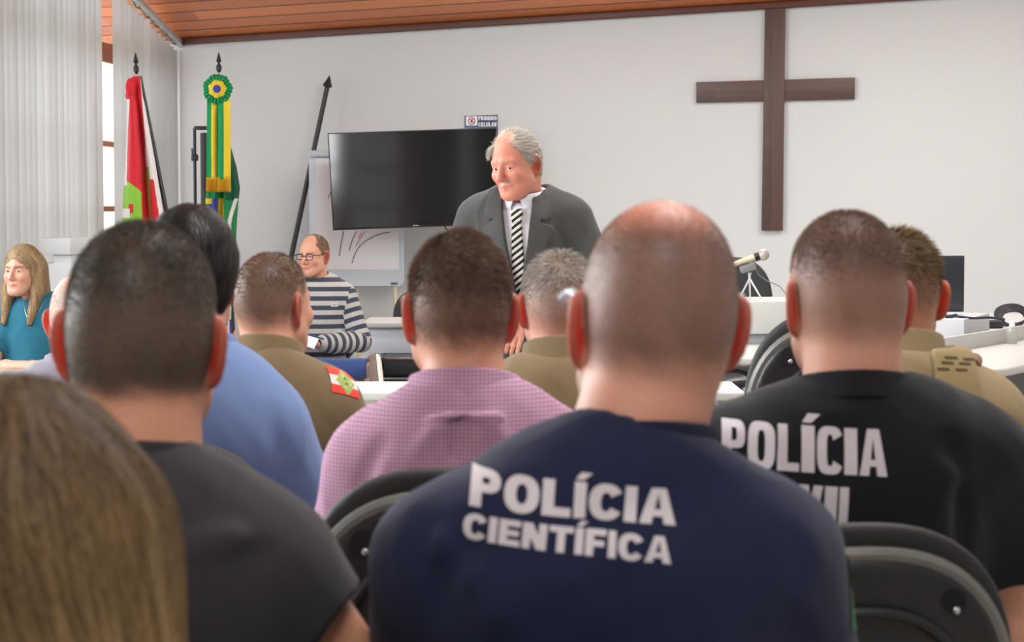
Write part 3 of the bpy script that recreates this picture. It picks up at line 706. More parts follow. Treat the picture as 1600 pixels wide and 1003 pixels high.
lbox(b, ys, 16.75, 0, 6.8, .16, .20); struct(b.build('wall_left', WALL, smooth=False))
k = 0
for (y0, y1) in WIN:
    k += 1; b = MB()
    for z in (.88, 1.35, 1.83, 2.50, 3.17): lbox(b, y0, y1, z - (.02 if z != 2.50 else .07), z + (.02 if z != 2.50 else .07), .165, .195)
    n = max(1, int((y1 - y0) / 2.2))
    for i in range(n + 1): yy = y0 + (y1 - y0) * i / n; lbox(b, yy - .03, yy + .03, .85, 3.2, .165, .195)
    w = ats(b.build('window_%d' % k, FRAMEM, smooth=False), (0, 0, 1), LD); struct(w)
    b = MB(); lbox(b, y0, y1, .85, 3.2, .178, .182); p = b.build('pane', glass_thin(), w, False)
# ceiling: a sloping plank plane from the far wall up towards the ridge
def cpt(s, t): return cc + U * s + V * t
S0, S1, T0, T1 = -2.4, 9.6, -.15, 19.6; up = np.array([0, 0, .12])
cv = [cpt(S0, T0), cpt(S1, T0), cpt(S1, T1), cpt(S0, T1)]; cv = cv + [p + up for p in cv]
o = raw('ceiling', cv, [(3, 2, 1, 0), (4, 5, 6, 7), (0, 1, 5, 4), (1, 2, 6, 5), (2, 3, 7, 6), (3, 0, 4, 7)], CEILM, None, False); struct(o)
attr(o, 'across', [T0, T0, T1, T1] * 2); attr(o, 'along', [S0, S1, S1, S0] * 2)
b = MB(); A_, B_ = cpt(-.0, .035), cpt(9, .035); d = Vector(B_ - A_); mt = d.to_track_quat('X', 'Z').to_matrix()
b.box((A_ + B_) / 2 - up * .22, (d.length, .07, .05), .006, rot=mt); struct(ats(b.build('trim_1', CEILM), (0, 0, 0), (0, 0, 0)))
b = MB(); bb = c0 + dirw * Lw / 2 - nin * .01; b.box((bb[0], bb[1], .05), (Lw, .02, .1), .003, rz=WRZ); struct(b.build('baseboard_back', mat('baseboard', (196, 192, 184), .5)))

b = MB(); b.box((-5.6, 23, 3), (7, .3, 6)); struct(b.build('wall_outside', mat('outside_plaster', (252, 244, 224), .8), smooth=False))   # sunlit house front seen through the gap
# ------------------------------------------------------------------ vertical blinds
def slat_mat():
    m, nt, b = nmat('blind_fabric'); L = nt.links.new
    g = N(nt, 'ShaderNodeNewGeometry'); mx = N(nt, 'ShaderNodeMix', data_type='RGBA'); mx.inputs[6].default_value = lin((182, 185, 184)); mx.inputs[7].default_value = lin((197, 200, 198)); L(g.outputs['Random Per Island'], mx.inputs[0])
    L(mx.outputs[2], b.inputs['Base Color']); b.inputs['Roughness'].default_value = .85
    tr = N(nt, 'ShaderNodeBsdfTranslucent'); tr.inputs['Color'].default_value = lin((200, 205, 206)); ms = N(nt, 'ShaderNodeMixShader'); ms.inputs[0].default_value = .2
    L(b.outputs[0], ms.inputs[1]); L(tr.outputs[0], ms.inputs[2]); L(ms.outputs[0], nt.nodes['Material Output'].inputs['Surface']); return m
SLATM = slat_mat(); RAILM = mat('rail_metal', (206, 208, 210), .35, .3); HOOKM = mat('hook_plastic', (120, 116, 110), .5)
def railz(y):
    a = leftpt(273, 59, .05); c = leftpt(215, 0, .05); return a[2] + (c[2] - a[2]) * (y - a[1]) / (c[1] - a[1])
def blind(y0, y1, label, pitch=.127, ang=.42):
    p0 = lw(y0); t = thing('vertical_blind', label, 'blind', (p0[0], p0[1], 0), 0, 'vertical blinds on the left wall')
    inv = np.array([p0[0], p0[1], 0]); V_, F_ = [], []; y = y0 + .02; i = 0; hooks = []
    while y < y1:
        c = lw(y) - inv; r_ = random.Random(int(y0 * 10) + i); a = ang + r_.uniform(-.16, .16) + (r_.random() < .12) * .35; zt = railz(y) - .06; zb = .12
        D = LD * math.cos(a) - LN * math.sin(a); Nn = LN * math.cos(a) + LD * math.sin(a); w = .127; base = len(V_)
        for z in (zt, zb):
            for k_ in range(5): e = (k_ / 4 - .5) * w; bow = .006 * (1 - (2 * e / w) ** 2); V_.append(c + D * e + Nn * bow + np.array([0, 0, z]))
        for k_ in range(4): F_.append((base + k_, base + k_ + 1, base + k_ + 6, base + k_ + 5))
        hooks.append(c + np.array([0, 0, zt + .03])); y += pitch; i += 1
    raw('slats', V_, F_, SLATM, t)
    A_, B_ = lw(y0, -.05) - inv, lw(y1, -.05) - inv; A_[2], B_[2] = railz(y0), railz(y1); d = Vector(B_ - A_)
    MB().box((A_ + B_) / 2, (d.length, .05, .05), .012, rot=d.to_track_quat('X', 'Z').to_matrix()).build('headrail', RAILM, t); hk_ = MB().tube([h_ + np.array([0, 0, .012 * (-1) ** i_]) + LN * -.03 for i_, h_ in enumerate(hooks)], .008, 6).build('carrier_chain', HOOKM, t)
    return t
yg0 = leftpt(165, 200)[1]; yg1 = leftpt(177.5, 200)[1]
blind(9.0, yg0 - .12, 'wide pale grey vertical blind at the left edge, near side of the bright gap')
blind(yg1 + .12, leftpt(276, 200)[1], 'narrower grey vertical blind beside the room corner behind the red and green flag')
# ------------------------------------------------------------------ on and by the far wall
def wl_local(o_px, pts, off):
    """pixels on the far wall -> (x along the wall, z) relative to the point o_px"""
    o = wallpt(*o_px, off); return o, [((wallpt(px, py, off) - o) @ dirw, (wallpt(px, py, off) - o)[2]) for px, py in pts]
# wooden cross
o, q = wl_local((1207, 141), [(1195.5, 12), (1227, 12), (1223, 360), (1190, 360), (1088, 128.5), (1088, 160.5), (1335.5, 121), (1335.5, 155)], .03)
t = thing('wall_cross', 'large dark wooden cross hanging on the white wall', 'cross', o, WRZ)
b = MB(); b.prism([q[3], q[2], q[1], q[0]], 0, .045, .004, Matrix(((1, 0, 0, 0), (0, 0, 1, -.02), (0, 1, 0, 0), (0, 0, 0, 1)))); ats(b.build('upright_beam', CROSSM, t), (1, 0, 0), (0, 0, 1))
b = MB(); b.prism([q[5], q[7], q[6], q[4]], 0, .032, .004, Matrix(((1, 0, 0, 0), (0, 0, 1, -.008), (0, 1, 0, 0), (0, 0, 0, 1)))); ats(b.build('cross_beam', CROSSM, t), (0, 0, 1), (1, 0, 0))
# television
tvY = 15.35; ct = at(645, 280, tvY); t = thing('television', 'black flat screen television hung in front of the flip chart', 'television', ct, math.radians(-6))
BLK = mat('black_plastic', (20, 20, 22), .4); SCR = mat('screen_glass', (6, 8, 10), .07, spec=.6); GREYP = mat('grey_plastic', (120, 122, 124), .5)
inv = Matrix.Rotation(math.radians(-6), 3, 'Z').inverted()
def tvl(px, py):
    n = np.array([math.sin(math.radians(6)) * -1, -math.cos(math.radians(6)), 0]); r = ray(px, py); tt = ((ct - np.array([0, 0, CAMZ])) @ n) / (r @ n); p = inv @ Vector(r * tt + np.array([0, 0, CAMZ]) - ct); return (p.x, p.z)
XZ = lambda y: Matrix(((1, 0, 0, 0), (0, 0, 1, y), (0, 1, 0, 0), (0, 0, 0, 1)))
cs = [tvl(520, 360), tvl(779, 350.5), tvl(777, 199), tvl(511.5, 208)]
MB().prism(cs, 0, .05, .006, XZ(0)).build('housing', BLK, t)
ins = lambda P, k: [(x * (1 - k), z * (1 - k * 1.6)) for x, z in P]
cen_ = np.mean(cs, 0); sc_ = [tuple(cen_ + (np.array(p) - cen_) * np.array((.984, .968)) + np.array((0, .004))) for p in cs]
MB().prism(sc_, 0, .004, 0, XZ(-.003)).build('screen', SCR, t)
lg = tvl(650, 352.2); MB().box((lg[0], -.002, lg[1]), (.045, .004, .008), .001).build('maker_mark', mat('mark', (150, 152, 155), .4), t)
MB().box((0, .12, 0), (.3, .14, .25), .01).box((0, .4, 0), (.08, .5, .08), .01).build('wall_bracket', BLK, t)
# hanging cables under the television
for (x0, y0, x1, y1, lab) in ((690, 352, 700, 362, 'thin black cable under the lower edge of the television, left one'), (722, 350, 714, 362, 'thin black cable under the lower edge of the television, right one')):
    p0, p1 = at(x0, y0 - 6, 15.4), at(x1, y1, 15.45); e = at((x0 + x1) / 2 + 6, 440, 15.8)
    tag(MB().tube([p0, (p0 + p1) / 2, p1, (p1 * .4 + e * .6), e], .006).build('cable', BLK), lab, 'cable')
# no-phones sign
o, q = wl_local((751, 189), [(726, 181), (777, 179.5), (777, 199), (726, 199.5), (728, 182), (746, 181.5), (746, 196), (728, 196.3)], .012)
t = thing('wall_sign', 'blue and white sign PROIBIDO CELULAR above the television', 'sign', o, WRZ)
NAVY = mat('sign_navy', (36, 52, 98), .4); WHT = mat('sign_white', (236, 238, 240), .4); RED = mat('sign_red', (196, 60, 62), .4); SBL = mat('sign_blue', (52, 104, 168), .4); DGY = mat('sign_grey', (90, 98, 110), .4)
MB().prism([q[3], q[2], q[1], q[0]], 0, .008, 0, XZ(0)).build('plate', NAVY, t)
MB().prism([q[7], q[6], q[5], q[4]], 0, .002, 0, XZ(-.002)).build('pictogram_panel', WHT, t)
pc = np.mean(q[4:8], 0); MB().box((pc[0], -.0015, q[7][1] - .008), (q[6][0] - q[7][0], .003, .014)).build('blue_strip', SBL, t)
b = MB(); b.tube([(pc[0] + .026 * math.cos(a), -.003, pc[1] + .028 * math.sin(a)) for a in np.linspace(0, 2 * PI, 32, endpoint=False)], .0035, 6, True); b.tube([(pc[0] - .019, -.003, pc[1] + .02), (pc[0] + .019, -.003, pc[1] - .02)], .0035, 6); b.build('prohibition_ring', RED, t)
b = MB(); b.box((pc[0], -.002, pc[1]), (.013, .003, .03), .001, rot=Matrix.Rotation(.5, 3, 'Y')); b.cyl((pc[0] + .008, -.002, pc[1] + .014), (pc[0] + .014, -.002, pc[1] + .026), .002); b.build('phone_symbol', DGY, t)
rr = q[1][0]; lx = q[5][0]; mid = (lx + rr) / 2 + .002
for tx, zz, w_ in (('PROIBIDO', q[6][1] + .012 + .028, .62), ('CELULAR', q[6][1] - .008, .66)):
    P, Q, tw = word(tx, .031, w_, .24, .1, m=1); sc = min(1, (rr - lx - .012) / tw); raw('lettering', [(mid + x * sc, -.0012, zz + z) for x, z in P], Q, WHT, t, False)

# ------------------------------------------------------------------ flags
POLE = mat('pole_dark', (58, 58, 62), .45, .2); FIN = mat('finial_dark', (52, 52, 58), .35, .3)
def finial(parent, p, h, d=(0, 0, 1)):
    b = MB(); M = Vector(d).to_track_quat('Z', 'Y').to_matrix().to_4x4()
    b.lathe([(.006, 0), (.018, .01), (.030, .035), (.033, .06), (.026, .085), (.014, .10), (.013, .115), (.026, .125), (.030, .135), (.022, .16), (.010, .21), (.001, .235)], p, 24, M @ Matrix.Diagonal((h / .235,) * 3 + (1,))); return b.build('finial', FIN, parent)
def cloth(name, outline, Y0, colf, mats, parent, inv, n=(26, 46), folds=7, amp=.05, seed=1):
    """outline: rows (y, x_left, x_right) in the photograph's frame at depth Y0; folds run down; colf(px, py) -> material"""
    rows = np.array(outline, float); V_, F_, mi = [], [], []; nx, ny = n
    for j in range(ny + 1):
        yy = rows[0, 0] + (rows[-1, 0] - rows[0, 0]) * j / ny; xl = np.interp(yy, rows[:, 0], rows[:, 1]); xr = np.interp(yy, rows[:, 0], rows[:, 2])
        for i in range(nx + 1):
            u = i / nx; px = xl + (xr - xl) * u; g = min(1, j / ny * 4)
            dy = amp * g * (math.sin(u * folds * 2 + seed + .5 * math.sin(j / ny * 3)) + .5 * math.sin(u * folds * 3.7 + 2 * seed))
            V_.append(at(px, yy, Y0 + dy) - inv)
    for j in range(ny):
        for i in range(nx):
            a = j * (nx + 1) + i; u = (i + .5) / nx; yy = rows[0, 0] + (rows[-1, 0] - rows[0, 0]) * (j + .5) / ny; xl = np.interp(yy, rows[:, 0], rows[:, 1]); xr = np.interp(yy, rows[:, 0], rows[:, 2])
            F_.append((a, a + nx + 1, a + nx + 2, a + 1)); mi.append(colf(xl + (xr - xl) * u, yy))
    o = raw(name, V_, F_, mats, parent, True, mi); md = o.modifiers.new('thick', 'SOLIDIFY'); md.thickness = .003; return o
def clothmat(n, c): return fabric(n, c, bump=.1, var=.06, rough=.6)
FR, FW, FG, FDG, FY, FB = clothmat('flag_red', (214, 44, 58)), clothmat('flag_white', (226, 222, 222)), clothmat('flag_lime', (140, 196, 66)), clothmat('flag_green', (26, 134, 76)), clothmat('flag_yellow', (226, 204, 50)), clothmat('flag_blue', (60, 70, 158))
# state flag on the leaning pole by the blind
Y1 = 14.2; pt = at(218, 119, Y1); pb_ = at(258, 322, Y1); dz = (pt - pb_) / (pt - pb_)[2]; foot = pt - dz * pt[2]
t = thing('state_flag', 'red, white and lime green flag draped on a dark pole by the blind', 'flag', foot, 0, None)
MB().cyl((0, 0, .02), pt - foot, .016).build('pole', POLE, t); finial(t, at(213, 116, Y1) - foot, .15, (-.03, 0, 1))
MB().cyl((0, 0, 0), (0, 0, .05), .16, .1, 28).build('base', POLE, t)
def sc_col(x, y):
    if y < 152 and x < 213 - (y - 120) * .05: return 0
    e1 = np.interp(y, [119, 180, 230, 290, 345], [213, 222, 226, 230, 234]); el = np.interp(y, [150, 200, 280, 345], [203, 200, 198, 197])
    if x < el and y > 156 and y < 290: return 1
    if x < e1: return 0 if y < np.interp(x, [193, 205, 222, 236], [281, 287, 300, 330]) else (1 if (x < 203 and 325 < y < 340) else (0 if (201 < x < 208 and 318 < y < 332) else (0 if x > np.interp(y, [290, 345], [221, 222.5]) else 2)))
    if y < 232: return 0 if x < np.interp(y, [119, 222, 232], [219, 227, 227]) else 1
    k = np.interp(y, [232, 262, 345], [226, 228, 233]); r2 = np.interp(y, [262, 345], [233, 236])
    if x < r2: return 1 if y < 262 else 2
    r3 = np.interp(y, [232, 280, 345], [234, 240, 250])
    return 0 if (x < r3 and y > 280) else 1
cloth('flag_cloth', [(119, 209, 219), (126, 199, 220), (150, 196, 223), (162, 199, 226), (200, 198, 233), (250, 196, 242), (300, 193, 250), (345, 191, 256), (400, 191, 262), (480, 192, 266)], Y1 - .03, sc_col, [FR, FW, FG], t, foot, (90, 150), 5, .045, 1)
b = MB(); b.sph(at(203, 136, Y1 - .08) - foot, (.03, .03, .06)); b.build('bunched_fold', FR, t)
# national flag with rosette and ribbons
Y2 = 15.2; pt = at(341, 116, Y2); pb_ = at(361, 470, Y2); dz = (pt - pb_) / (pt - pb_)[2]; foot = pt - dz * pt[2]
t = thing('national_flag', 'green and yellow flag with rosette and fringed ribbons on a pole', 'flag', foot, 0, None)
MB().cyl((0, 0, .02), pt - foot, .018).build('pole', POLE, t); finial(t, at(342, 114, Y2) - foot, .155)
MB().cyl((0, 0, 0), (0, 0, .05), .17, .1, 28).build('base', POLE, t)
def br_col(x, y):
    if y < 310: return 3 if x > 352 else 0
    if x < 331 and y < 318 : return 1
    if x < 326: return 0
    if x < 341: return 2
    if x < np.interp(y, [300, 345], [349, 350]): return 1
    l = np.interp(y, [230, 262, 294, 330], [356, 362, 372, 358])
    if abs(x - np.interp(y, [230, 293, 335, 350], [362, 375, 361, 358])) < 3: return 4
    return 3 if (x > 352 and y < 312) else 0
cloth('flag_cloth', [(150, 332, 346), (220, 328, 358), (262, 325, 370), (294, 322, 375), (312, 321, 373), (350, 321, 370), (440, 330, 366), (515, 338, 362)], Y2 - .05, br_col, [FDG, FY, FB, clothmat('flag_deep_green', (10, 84, 56)), FW], t, foot, (90, 130), 6, .04, 2)
rc = at(339.5, 139, Y2 - .22) - foot; R0 = 22.5 / 3200 * Y2
def pleat(name, r0, r1, m, n=22, dep=.012, y=0.0):
    V_, F_ = [], []; K = n * 6
    for i in range(K):
        a = 2 * PI * i / K; w = math.sin(a * n); 
        for s_ in range(5):
            r = r0 + (r1 - r0) * s_ / 4 + (.004 * math.sin(a * 7 + 1) + .003 * w) * (s_ / 4); V_.append(rc + np.array([r * math.cos(a), y + dep * w * (.3 + .7 * s_ / 4) + .02 * s_ / 4, r * math.sin(a)]))
    for i in range(K):
        for s_ in range(4): a, c = i * 5 + s_, ((i + 1) % K) * 5 + s_; F_.append((a, c, c + 1, a + 1))
    o = raw(name, V_, F_, m, t); o.modifiers.new('thick', 'SOLIDIFY').thickness = .003; return o
SG, SY, GOLD = clothmat('ribbon_green', (22, 146, 84)), clothmat('ribbon_yellow', (232, 210, 60)), clothmat('fringe_gold', (214, 164, 40))
pleat('rosette_outer', .03, R0, SG); pleat('rosette_inner', .02, R0 * .60, SY, 18, .008, -.02)
b = MB(); b.sph(rc + np.array([0, -.025, 0]), (R0 * .27, .012, R0 * .27)); b.build('rosette_button', FB, t)
for x0, x1, sh in ((322.5, 339, 0), (340, 360, 1)):
    def rcol(x, y, xm=(x0 + x1) / 2 - .5): return 0 if x < xm else 1
    cloth('ribbon', [(155, x0 + 1 - sh, x1), (215, x0 + .5, x1 + .2), (280, x0, x1 + .3)], Y2 - .18 - .02 * sh, rcol, [SG, SY], t, foot, (32, 20), 2, .012, 3 + sh)
    cloth('fringe', [(277, x0 - .3, x1 + .6), (300, x0 - .6, x1 + 1)], Y2 - .19 - .02 * sh, lambda x, y: 0, [GOLD], t, foot, (36, 6), 30, .006, 3)
# third pole leaning on the wall
tp = at(511, 137, 16.08); bt = at(414, 602, 15.98); bt[2] = 0.0
t = thing('flag_pole', 'bare dark pole with spear tip leaning on the wall behind the flip chart', 'pole', bt)
MB().cyl((0, 0, .0), tp - bt, .021, .019).build('shaft', POLE, t)
d = (tp - bt) / np.linalg.norm(tp - bt); b = MB(); M = Vector(d).to_track_quat('Z', 'Y').to_matrix().to_4x4(); b.lathe([(.018, 0), (.038, .012), (.036, .02), (.018, .06), (.001, .1)], tp - bt, 20, M); b.build('spear_tip', FIN, t)
# folded projection screen tripod
Y3 = 15.5; a0 = at(304, 200, Y3); a0z = a0.copy(); a0z[2] = 0; t = thing('screen_tripod', 'dark folded projection screen stand between the two flags', 'stand', a0z)
h3 = a0[2]; w3 = (at(319, 200, Y3) - a0)[0]; DM = mat('stand_metal', (66, 68, 74), .4, .5)
b = MB(); b.cyl((0, 0, .03), (0, 0, h3), .012); b.build('extension_rod', DM, t)
MB().box((w3 * .6, 0, h3), (w3 * 1.3, .03, .03), .004).build('top_arm', DM, t)
MB().box((w3, 0, h3 * .52 + .1), (.055, .06, h3 - .35), .012).build('screen_case', mat('case_dark', (56, 58, 62), .45), t)
hk = at(301, 238, Y3) - a0z; b = MB(); b.tube([(0, -.01, hk[2] - .03), (hk[0] * .6, -.02, hk[2] - .035), (hk[0], -.02, hk[2] - .01), (hk[0] * 1.1, -.02, hk[2] + .03)], .006); b.box((0, -.0, hk[2] - .04), (.05, .04, .05), .008); b.build('hook', DM, t)
for a in (0.4, 2.5, 4.6): MB().cyl((0, 0, .28), (.3 * math.cos(a), .3 * math.sin(a), .015), .012).build('leg', DM, t)
# flip chart
Y4 = 15.85; oc = at(557, 341, Y4); foot = oc.copy(); foot[2] = 0; t = thing('flip_chart', 'white flip chart with curved pen strokes behind the seated striped-jumper man', 'flip chart', foot)
def fl(px, py): p = at(px, py, Y4) - foot; return (p[0], p[2])
def rrect(x0, z0, x1, z1, r, n=6):
    out = []
    for cx, cz, a in ((x1 - r, z0 + r, -PI / 2), (x1 - r, z1 - r, 0), (x0 + r, z1 - r, PI / 2), (x0 + r, z0 + r, PI)):
        out += [(cx + r * math.cos(a + PI / 2 * i / n), cz + r * math.sin(a + PI / 2 * i / n)) for i in range(n + 1)]
    return out
x0, z1 = fl(482.5, 236); x1, z0 = fl(631.5, 447)
MB().prism(rrect(x0, z0, x1, z1, .05), 0, .025, .004, XZ(.0)).build('board', mat('board_white', (208, 218, 230), .3), t)
p0, pz1 = fl(494, 247); p1, pz0 = fl(624, 421.5)
MB().prism([(p0, pz0), (p1, pz0), (p1, pz1), (p0, pz1)], 0, .008, 0, XZ(-.009)).build('paper_pad', mat('paper', (232, 232, 238), .7, var=.02, scale=6), t)
MB().box(((x0 + x1) / 2, -.02, z1 - .02), (x1 - x0 - .02, .035, .05), .012).build('clamp_bar', mat('clamp', (196, 204, 212), .35), t)
mx_, mz_ = fl(616, 443); MB().box((mx_, -.003, mz_), (.055, .005, .016), .001).build('maker_plate', mat('plate_grey', (86, 92, 104), .4), t)
INK, INKR = mat('ink_black', (60, 56, 66), .6), mat('ink_red', (206, 130, 136), .6)
for pts, m_ in (([(537, 361), (533, 380), (530, 400)], INK), ([(557, 361), (550, 376), (546, 391)], INK), ([(571, 361), (563, 372), (556, 385)], INKR), ([(566, 362), (560, 372)], INKR),
                ([(610, 362.5), (595, 365), (580, 371), (565, 381), (556, 393), (550, 411)], INK), ([(513, 310), (517, 300), (521, 290)], INK)):
    P = [fl(*p) for p in pts]; S_ = [Vector((x, -.0105, z)) for x, z in P]
    for _ in range(3): S_ = [S_[0]] + [v for a, c in zip(S_, S_[1:]) for v in ((a * .75 + c * .25), (a * .25 + c * .75))] + [S_[-1]]
    MB().tube(S_, .0028, 6).build('pen_stroke', m_, t)
LEGM = mat('leg_cream', (206, 196, 170), .5)
for px, yo in ((500, .0), (557, .35), (616, .0)):
    p = at(px, 449, Y4) - foot; MB().cyl((p[0], .03 + yo * .1, p[2] + .12), (p[0] * 1.12, .04 + yo * .6, .01), .018, .014).build('leg', LEGM, t)
# ------------------------------------------------------------------ desks
DESK, DESKP, SHADEP = mat('desk_white', (190, 191, 188), .45, var=.01, scale=3), mat('desk_panel', (206, 213, 224), .4), mat('underside_shade', (34, 36, 40), .55)
LEGS = mat('leg_steel', (168, 170, 172), .3, .7)
def table(label, x0, x1, y0, y1, z, panel=None, th=.032, legs=True, panel_y=None, dark=None, grp=None):
    t = thing('conference_desk', label, 'desk', ((x0 + x1) / 2, (y0 + y1) / 2, 0), 0, grp); hx, hy = (x1 - x0) / 2, (y1 - y0) / 2
    MB().box((0, 0, z - th / 2), (2 * hx, 2 * hy, th), .009, seg=3).build('tabletop', DESK, t)
    if panel: MB().box((0, panel_y if panel_y is not None else -hy + .04, (panel[0] + panel[1]) / 2), (2 * hx - .06, .02, panel[1] - panel[0]), .003).build('modesty_panel', DESKP, t)
    if dark: MB().box((0, hy - .06, (dark[0] + dark[1]) / 2), (2 * hx - .08, .02, dark[1] - dark[0]), .003).build('back_panel', SHADEP, t)  # dark sheet standing in for the shadow under the tabletop
    if legs:
        for sx in (-1, 1):
            for sy in ((-1, 1) if legs is True else (1,)): MB().cyl((sx * (hx - .08), sy * (hy - .07), .0), (sx * (hx - .08), sy * (hy - .07), z - th), .022, n=16).build('leg', LEGS, t)
    return t
# A: far desk with the white front, right of the striped man
p = at_z(560, 504, .70); q = at_z(760, 504, .70); table('white desk with deep white front panel right of the striped-jumper man', p[0] + .02, q[0], p[1], p[1] + .6, .70, (.52, .67), dark=(.02, .57), legs='rear')
# black padded bench in front of it
s_ = at_z(606, 585, .43); t = thing('bench', 'low black padded bench with chrome rim under the far white desk', 'bench', (s_[0] + .56, 11.69, 0))
MB().box((0, 0, .462), (1.25, .34, .12), .05, seg=4).build('seat_pad', mat('black_vinyl', (30, 34, 38), .4), t)
MB().box((0, 0, .402), (1.26, .35, .012), .004).build('rim', mat('chrome', (190, 192, 196), .15, .9), t)
for sx in (-1, 1):
    for sy in (-1, 1): MB().cyl((sx * .55, sy * .12, 0), (sx * .55, sy * .12, .4), .018).build('leg', BLK, t)
# B: front table, between the audience and the speaker
pB = at_z(590, 612, .74); table('long white table running in front of the uniformed men, edge toward us', at(470, 600, pB[1])[0], at(1165, 600, pB[1])[0], pB[1], pB[1] + .42, .74, None)
# E: table by the woman
pE = at_z(30, 592, .74); table('white table in front of the woman in teal', at(-330, 580, pE[1])[0], at(88, 580, pE[1])[0], pE[1], pE[1] + .45, .74, (.4, .70))
# centre right desk (under the microphone box)
pc1 = at_z(1150, 545, .74); table('white desk carrying the box with the microphone', at(1010, 560, 9.0)[0], at(1235, 560, 9.0)[0], 8.55, 10.05, .74, None)
# microphone box
pb1 = at_z(1170, 536, .745); t = thing('riser_box', 'white box on the desk under the tabletop microphone', 'box', (pb1[0], pb1[1], .741), 0)
sB = F / pb1[1]; hB = (at(1170, 470, pb1[1]) - pb1)[2]; wB = 78 / sB; lB = 30 / sB
MB().prism([(0, 0), (wB, .06), (wB, .5), (-lB, .5), (-lB, .14)], .045, hB, .004).build('body', mat('box_white', (204, 206, 202), .4), t)
MB().prism([(.005, .02), (wB - .01, .08), (wB - .01, .48), (-lB + .02, .48), (-lB + .02, .16)], 0, .046, 0).build('plinth', mat('plinth_grey', (150, 154, 160), .4), t)
# microphone on mini tripod
mz = .741 + hB; mY = pb1[1] + .2; m0 = at(1173, 470, mY); t = thing('tripod_microphone', 'silver microphone clipped on a small tabletop tripod', 'microphone', (m0[0], mY, mz))
SIL, MIC = mat('silver', (206, 208, 212), .3, .6), mat('mic_body', (196, 186, 160), .4, .3); f_ = mY / F
hub = np.array([-2 * f_, 0, (470 - 437) * f_])
for dx, dy in ((-20 * f_, -.02), (17 * f_, -.02), (1 * f_, .05)): MB().cyl((dx, dy, .0), hub, .0035, .005, 10).build('tripod_leg', SIL, t)
MB().cyl(hub - np.array([0, 0, .01]), hub + np.array([0, 0, 10 * f_]), .006).sph(hub + np.array([0, 0, 8 * f_]), .009, 8).build('tripod_hub', SIL, t)
MB().box(hub + np.array([-3 * f_, 0, 17 * f_]), (.075, .05, .035), .008, rot=Matrix.Rotation(-.3, 3, 'Y')).box(hub + np.array([4 * f_, .0, 22 * f_]), (.03, .04, .03), .006).build('clip', GREYP, t)
a_, b_ = np.array([-28 * f_, 0, 55 * f_]), np.array([6 * f_, 0, 66 * f_]); dd = (b_ - a_) / np.linalg.norm(b_ - a_)
MB().cyl(a_, b_, .011, .018, 20).build('handle', MIC, t); MB().cyl(b_ - dd * .002, b_ + dd * .02, .021, .021, 20).build('collar_ring', BLK, t)
MB().sph(b_ + dd * .042, (.028, .028, .028)).build('grille_head', mat('grille', (178, 174, 166), .5, .4, var=.2, scale=900), t)
cb = [hub + np.array([8 * f_, 0, 17 * f_]), hub + np.array([14 * f_, 0, 6 * f_]), hub + np.array([28 * f_, 0, -4 * f_]), hub + np.array([48 * f_, .03, -12 * f_]), hub + np.array([62 * f_, .1, -26 * f_]), np.array([70 * f_, .1, .002])]
MB().tube(cb, .0022, 6).build('cable', mat('cable_grey', (110, 112, 120), .5), t)
# D: long white desk receding to the right, with raised rear rim
A0 = at_z(1455, 555, .74); B0 = at_z(1600, 530, .74); du = (B0 - A0); du[2] = 0; du /= np.linalg.norm(du); dn_ = np.array([du[1], -du[0], 0])
t = thing('conference_desk', 'long white desk with raised back rim receding to the right edge', 'desk', (A0[0], A0[1], 0)); A2, Z0 = np.zeros(3), 0
g = lambda a, b_: tuple((du * a + dn_ * b_)[:2])
MB().prism([g(-.75, 0), g(-.75, .3), g(-.68, .44), g(-.5, .5), g(2.6, .5), g(2.6, 0)], .705, .74, .01, seg=3).build('tabletop', DESK, t)
MB().prism([g(-.9, -.02), g(-.9, .0), g(2.6, .0), g(2.6, -.02)], .69, .805, .003).build('rear_rim', DESK, t)
MB().prism([g(-.6, .02), g(-.6, .04), g(2.5, .04), g(2.5, .02)], .02, .70, 0).build('modesty_panel', mat('underdesk_shade', (96, 98, 100), .5), t)  # grey panel, its tone standing in for the shadowed floor beneath
for a in (-.42, 1.0, 2.45): q = g(a, .42); MB().cyl((q[0], q[1], 0), (q[0], q[1], .705), .012).build('leg', mat('leg_white', (214, 214, 214), .4), t)
# sanitizer bottle
sp = at_z(1581, 536, .742); t = thing('sanitizer_bottle', 'clear flip-top sanitizer bottle on the right-hand desk', 'bottle', (sp[0], sp[1], .7405)); hb = 36 / F * sp[1]
def clear_mat():
    m, nt, b = nmat('clear_plastic'); b.inputs['Base Color'].default_value = lin((186, 192, 184)); b.inputs['Roughness'].default_value = .12; b.inputs['Alpha'].default_value = .6; return m
CLR = clear_mat(); b = MB(); b.lathe([(.022, 0), (.025, .004), (.025, hb * .5), (.022, hb * .6), (.011, hb * .68), (.010, hb * .72)], (0, 0, 0), 24); b.build('bottle_body', CLR, t)
MB().lathe([(.013, hb * .7), (.014, hb * .72), (.0125, hb * .99), (.011, hb)], (0, 0, 0), 20).build('cap', mat('cap_white', (236, 238, 240), .35), t)
# white box below the monitor
wb = at_z(1506, 530, .742); t = thing('long_box', 'long white low box on the far right desk under the monitor', 'box', (wb[0], wb[1], .742), -.42); hx = 31 / F * wb[1]
MB().prism([(-.6, 0), (0, 0), (0, .62), (-.6, .62)], .0, hx, .004).build('body', mat('box_bright', (204, 207, 212), .4), t)
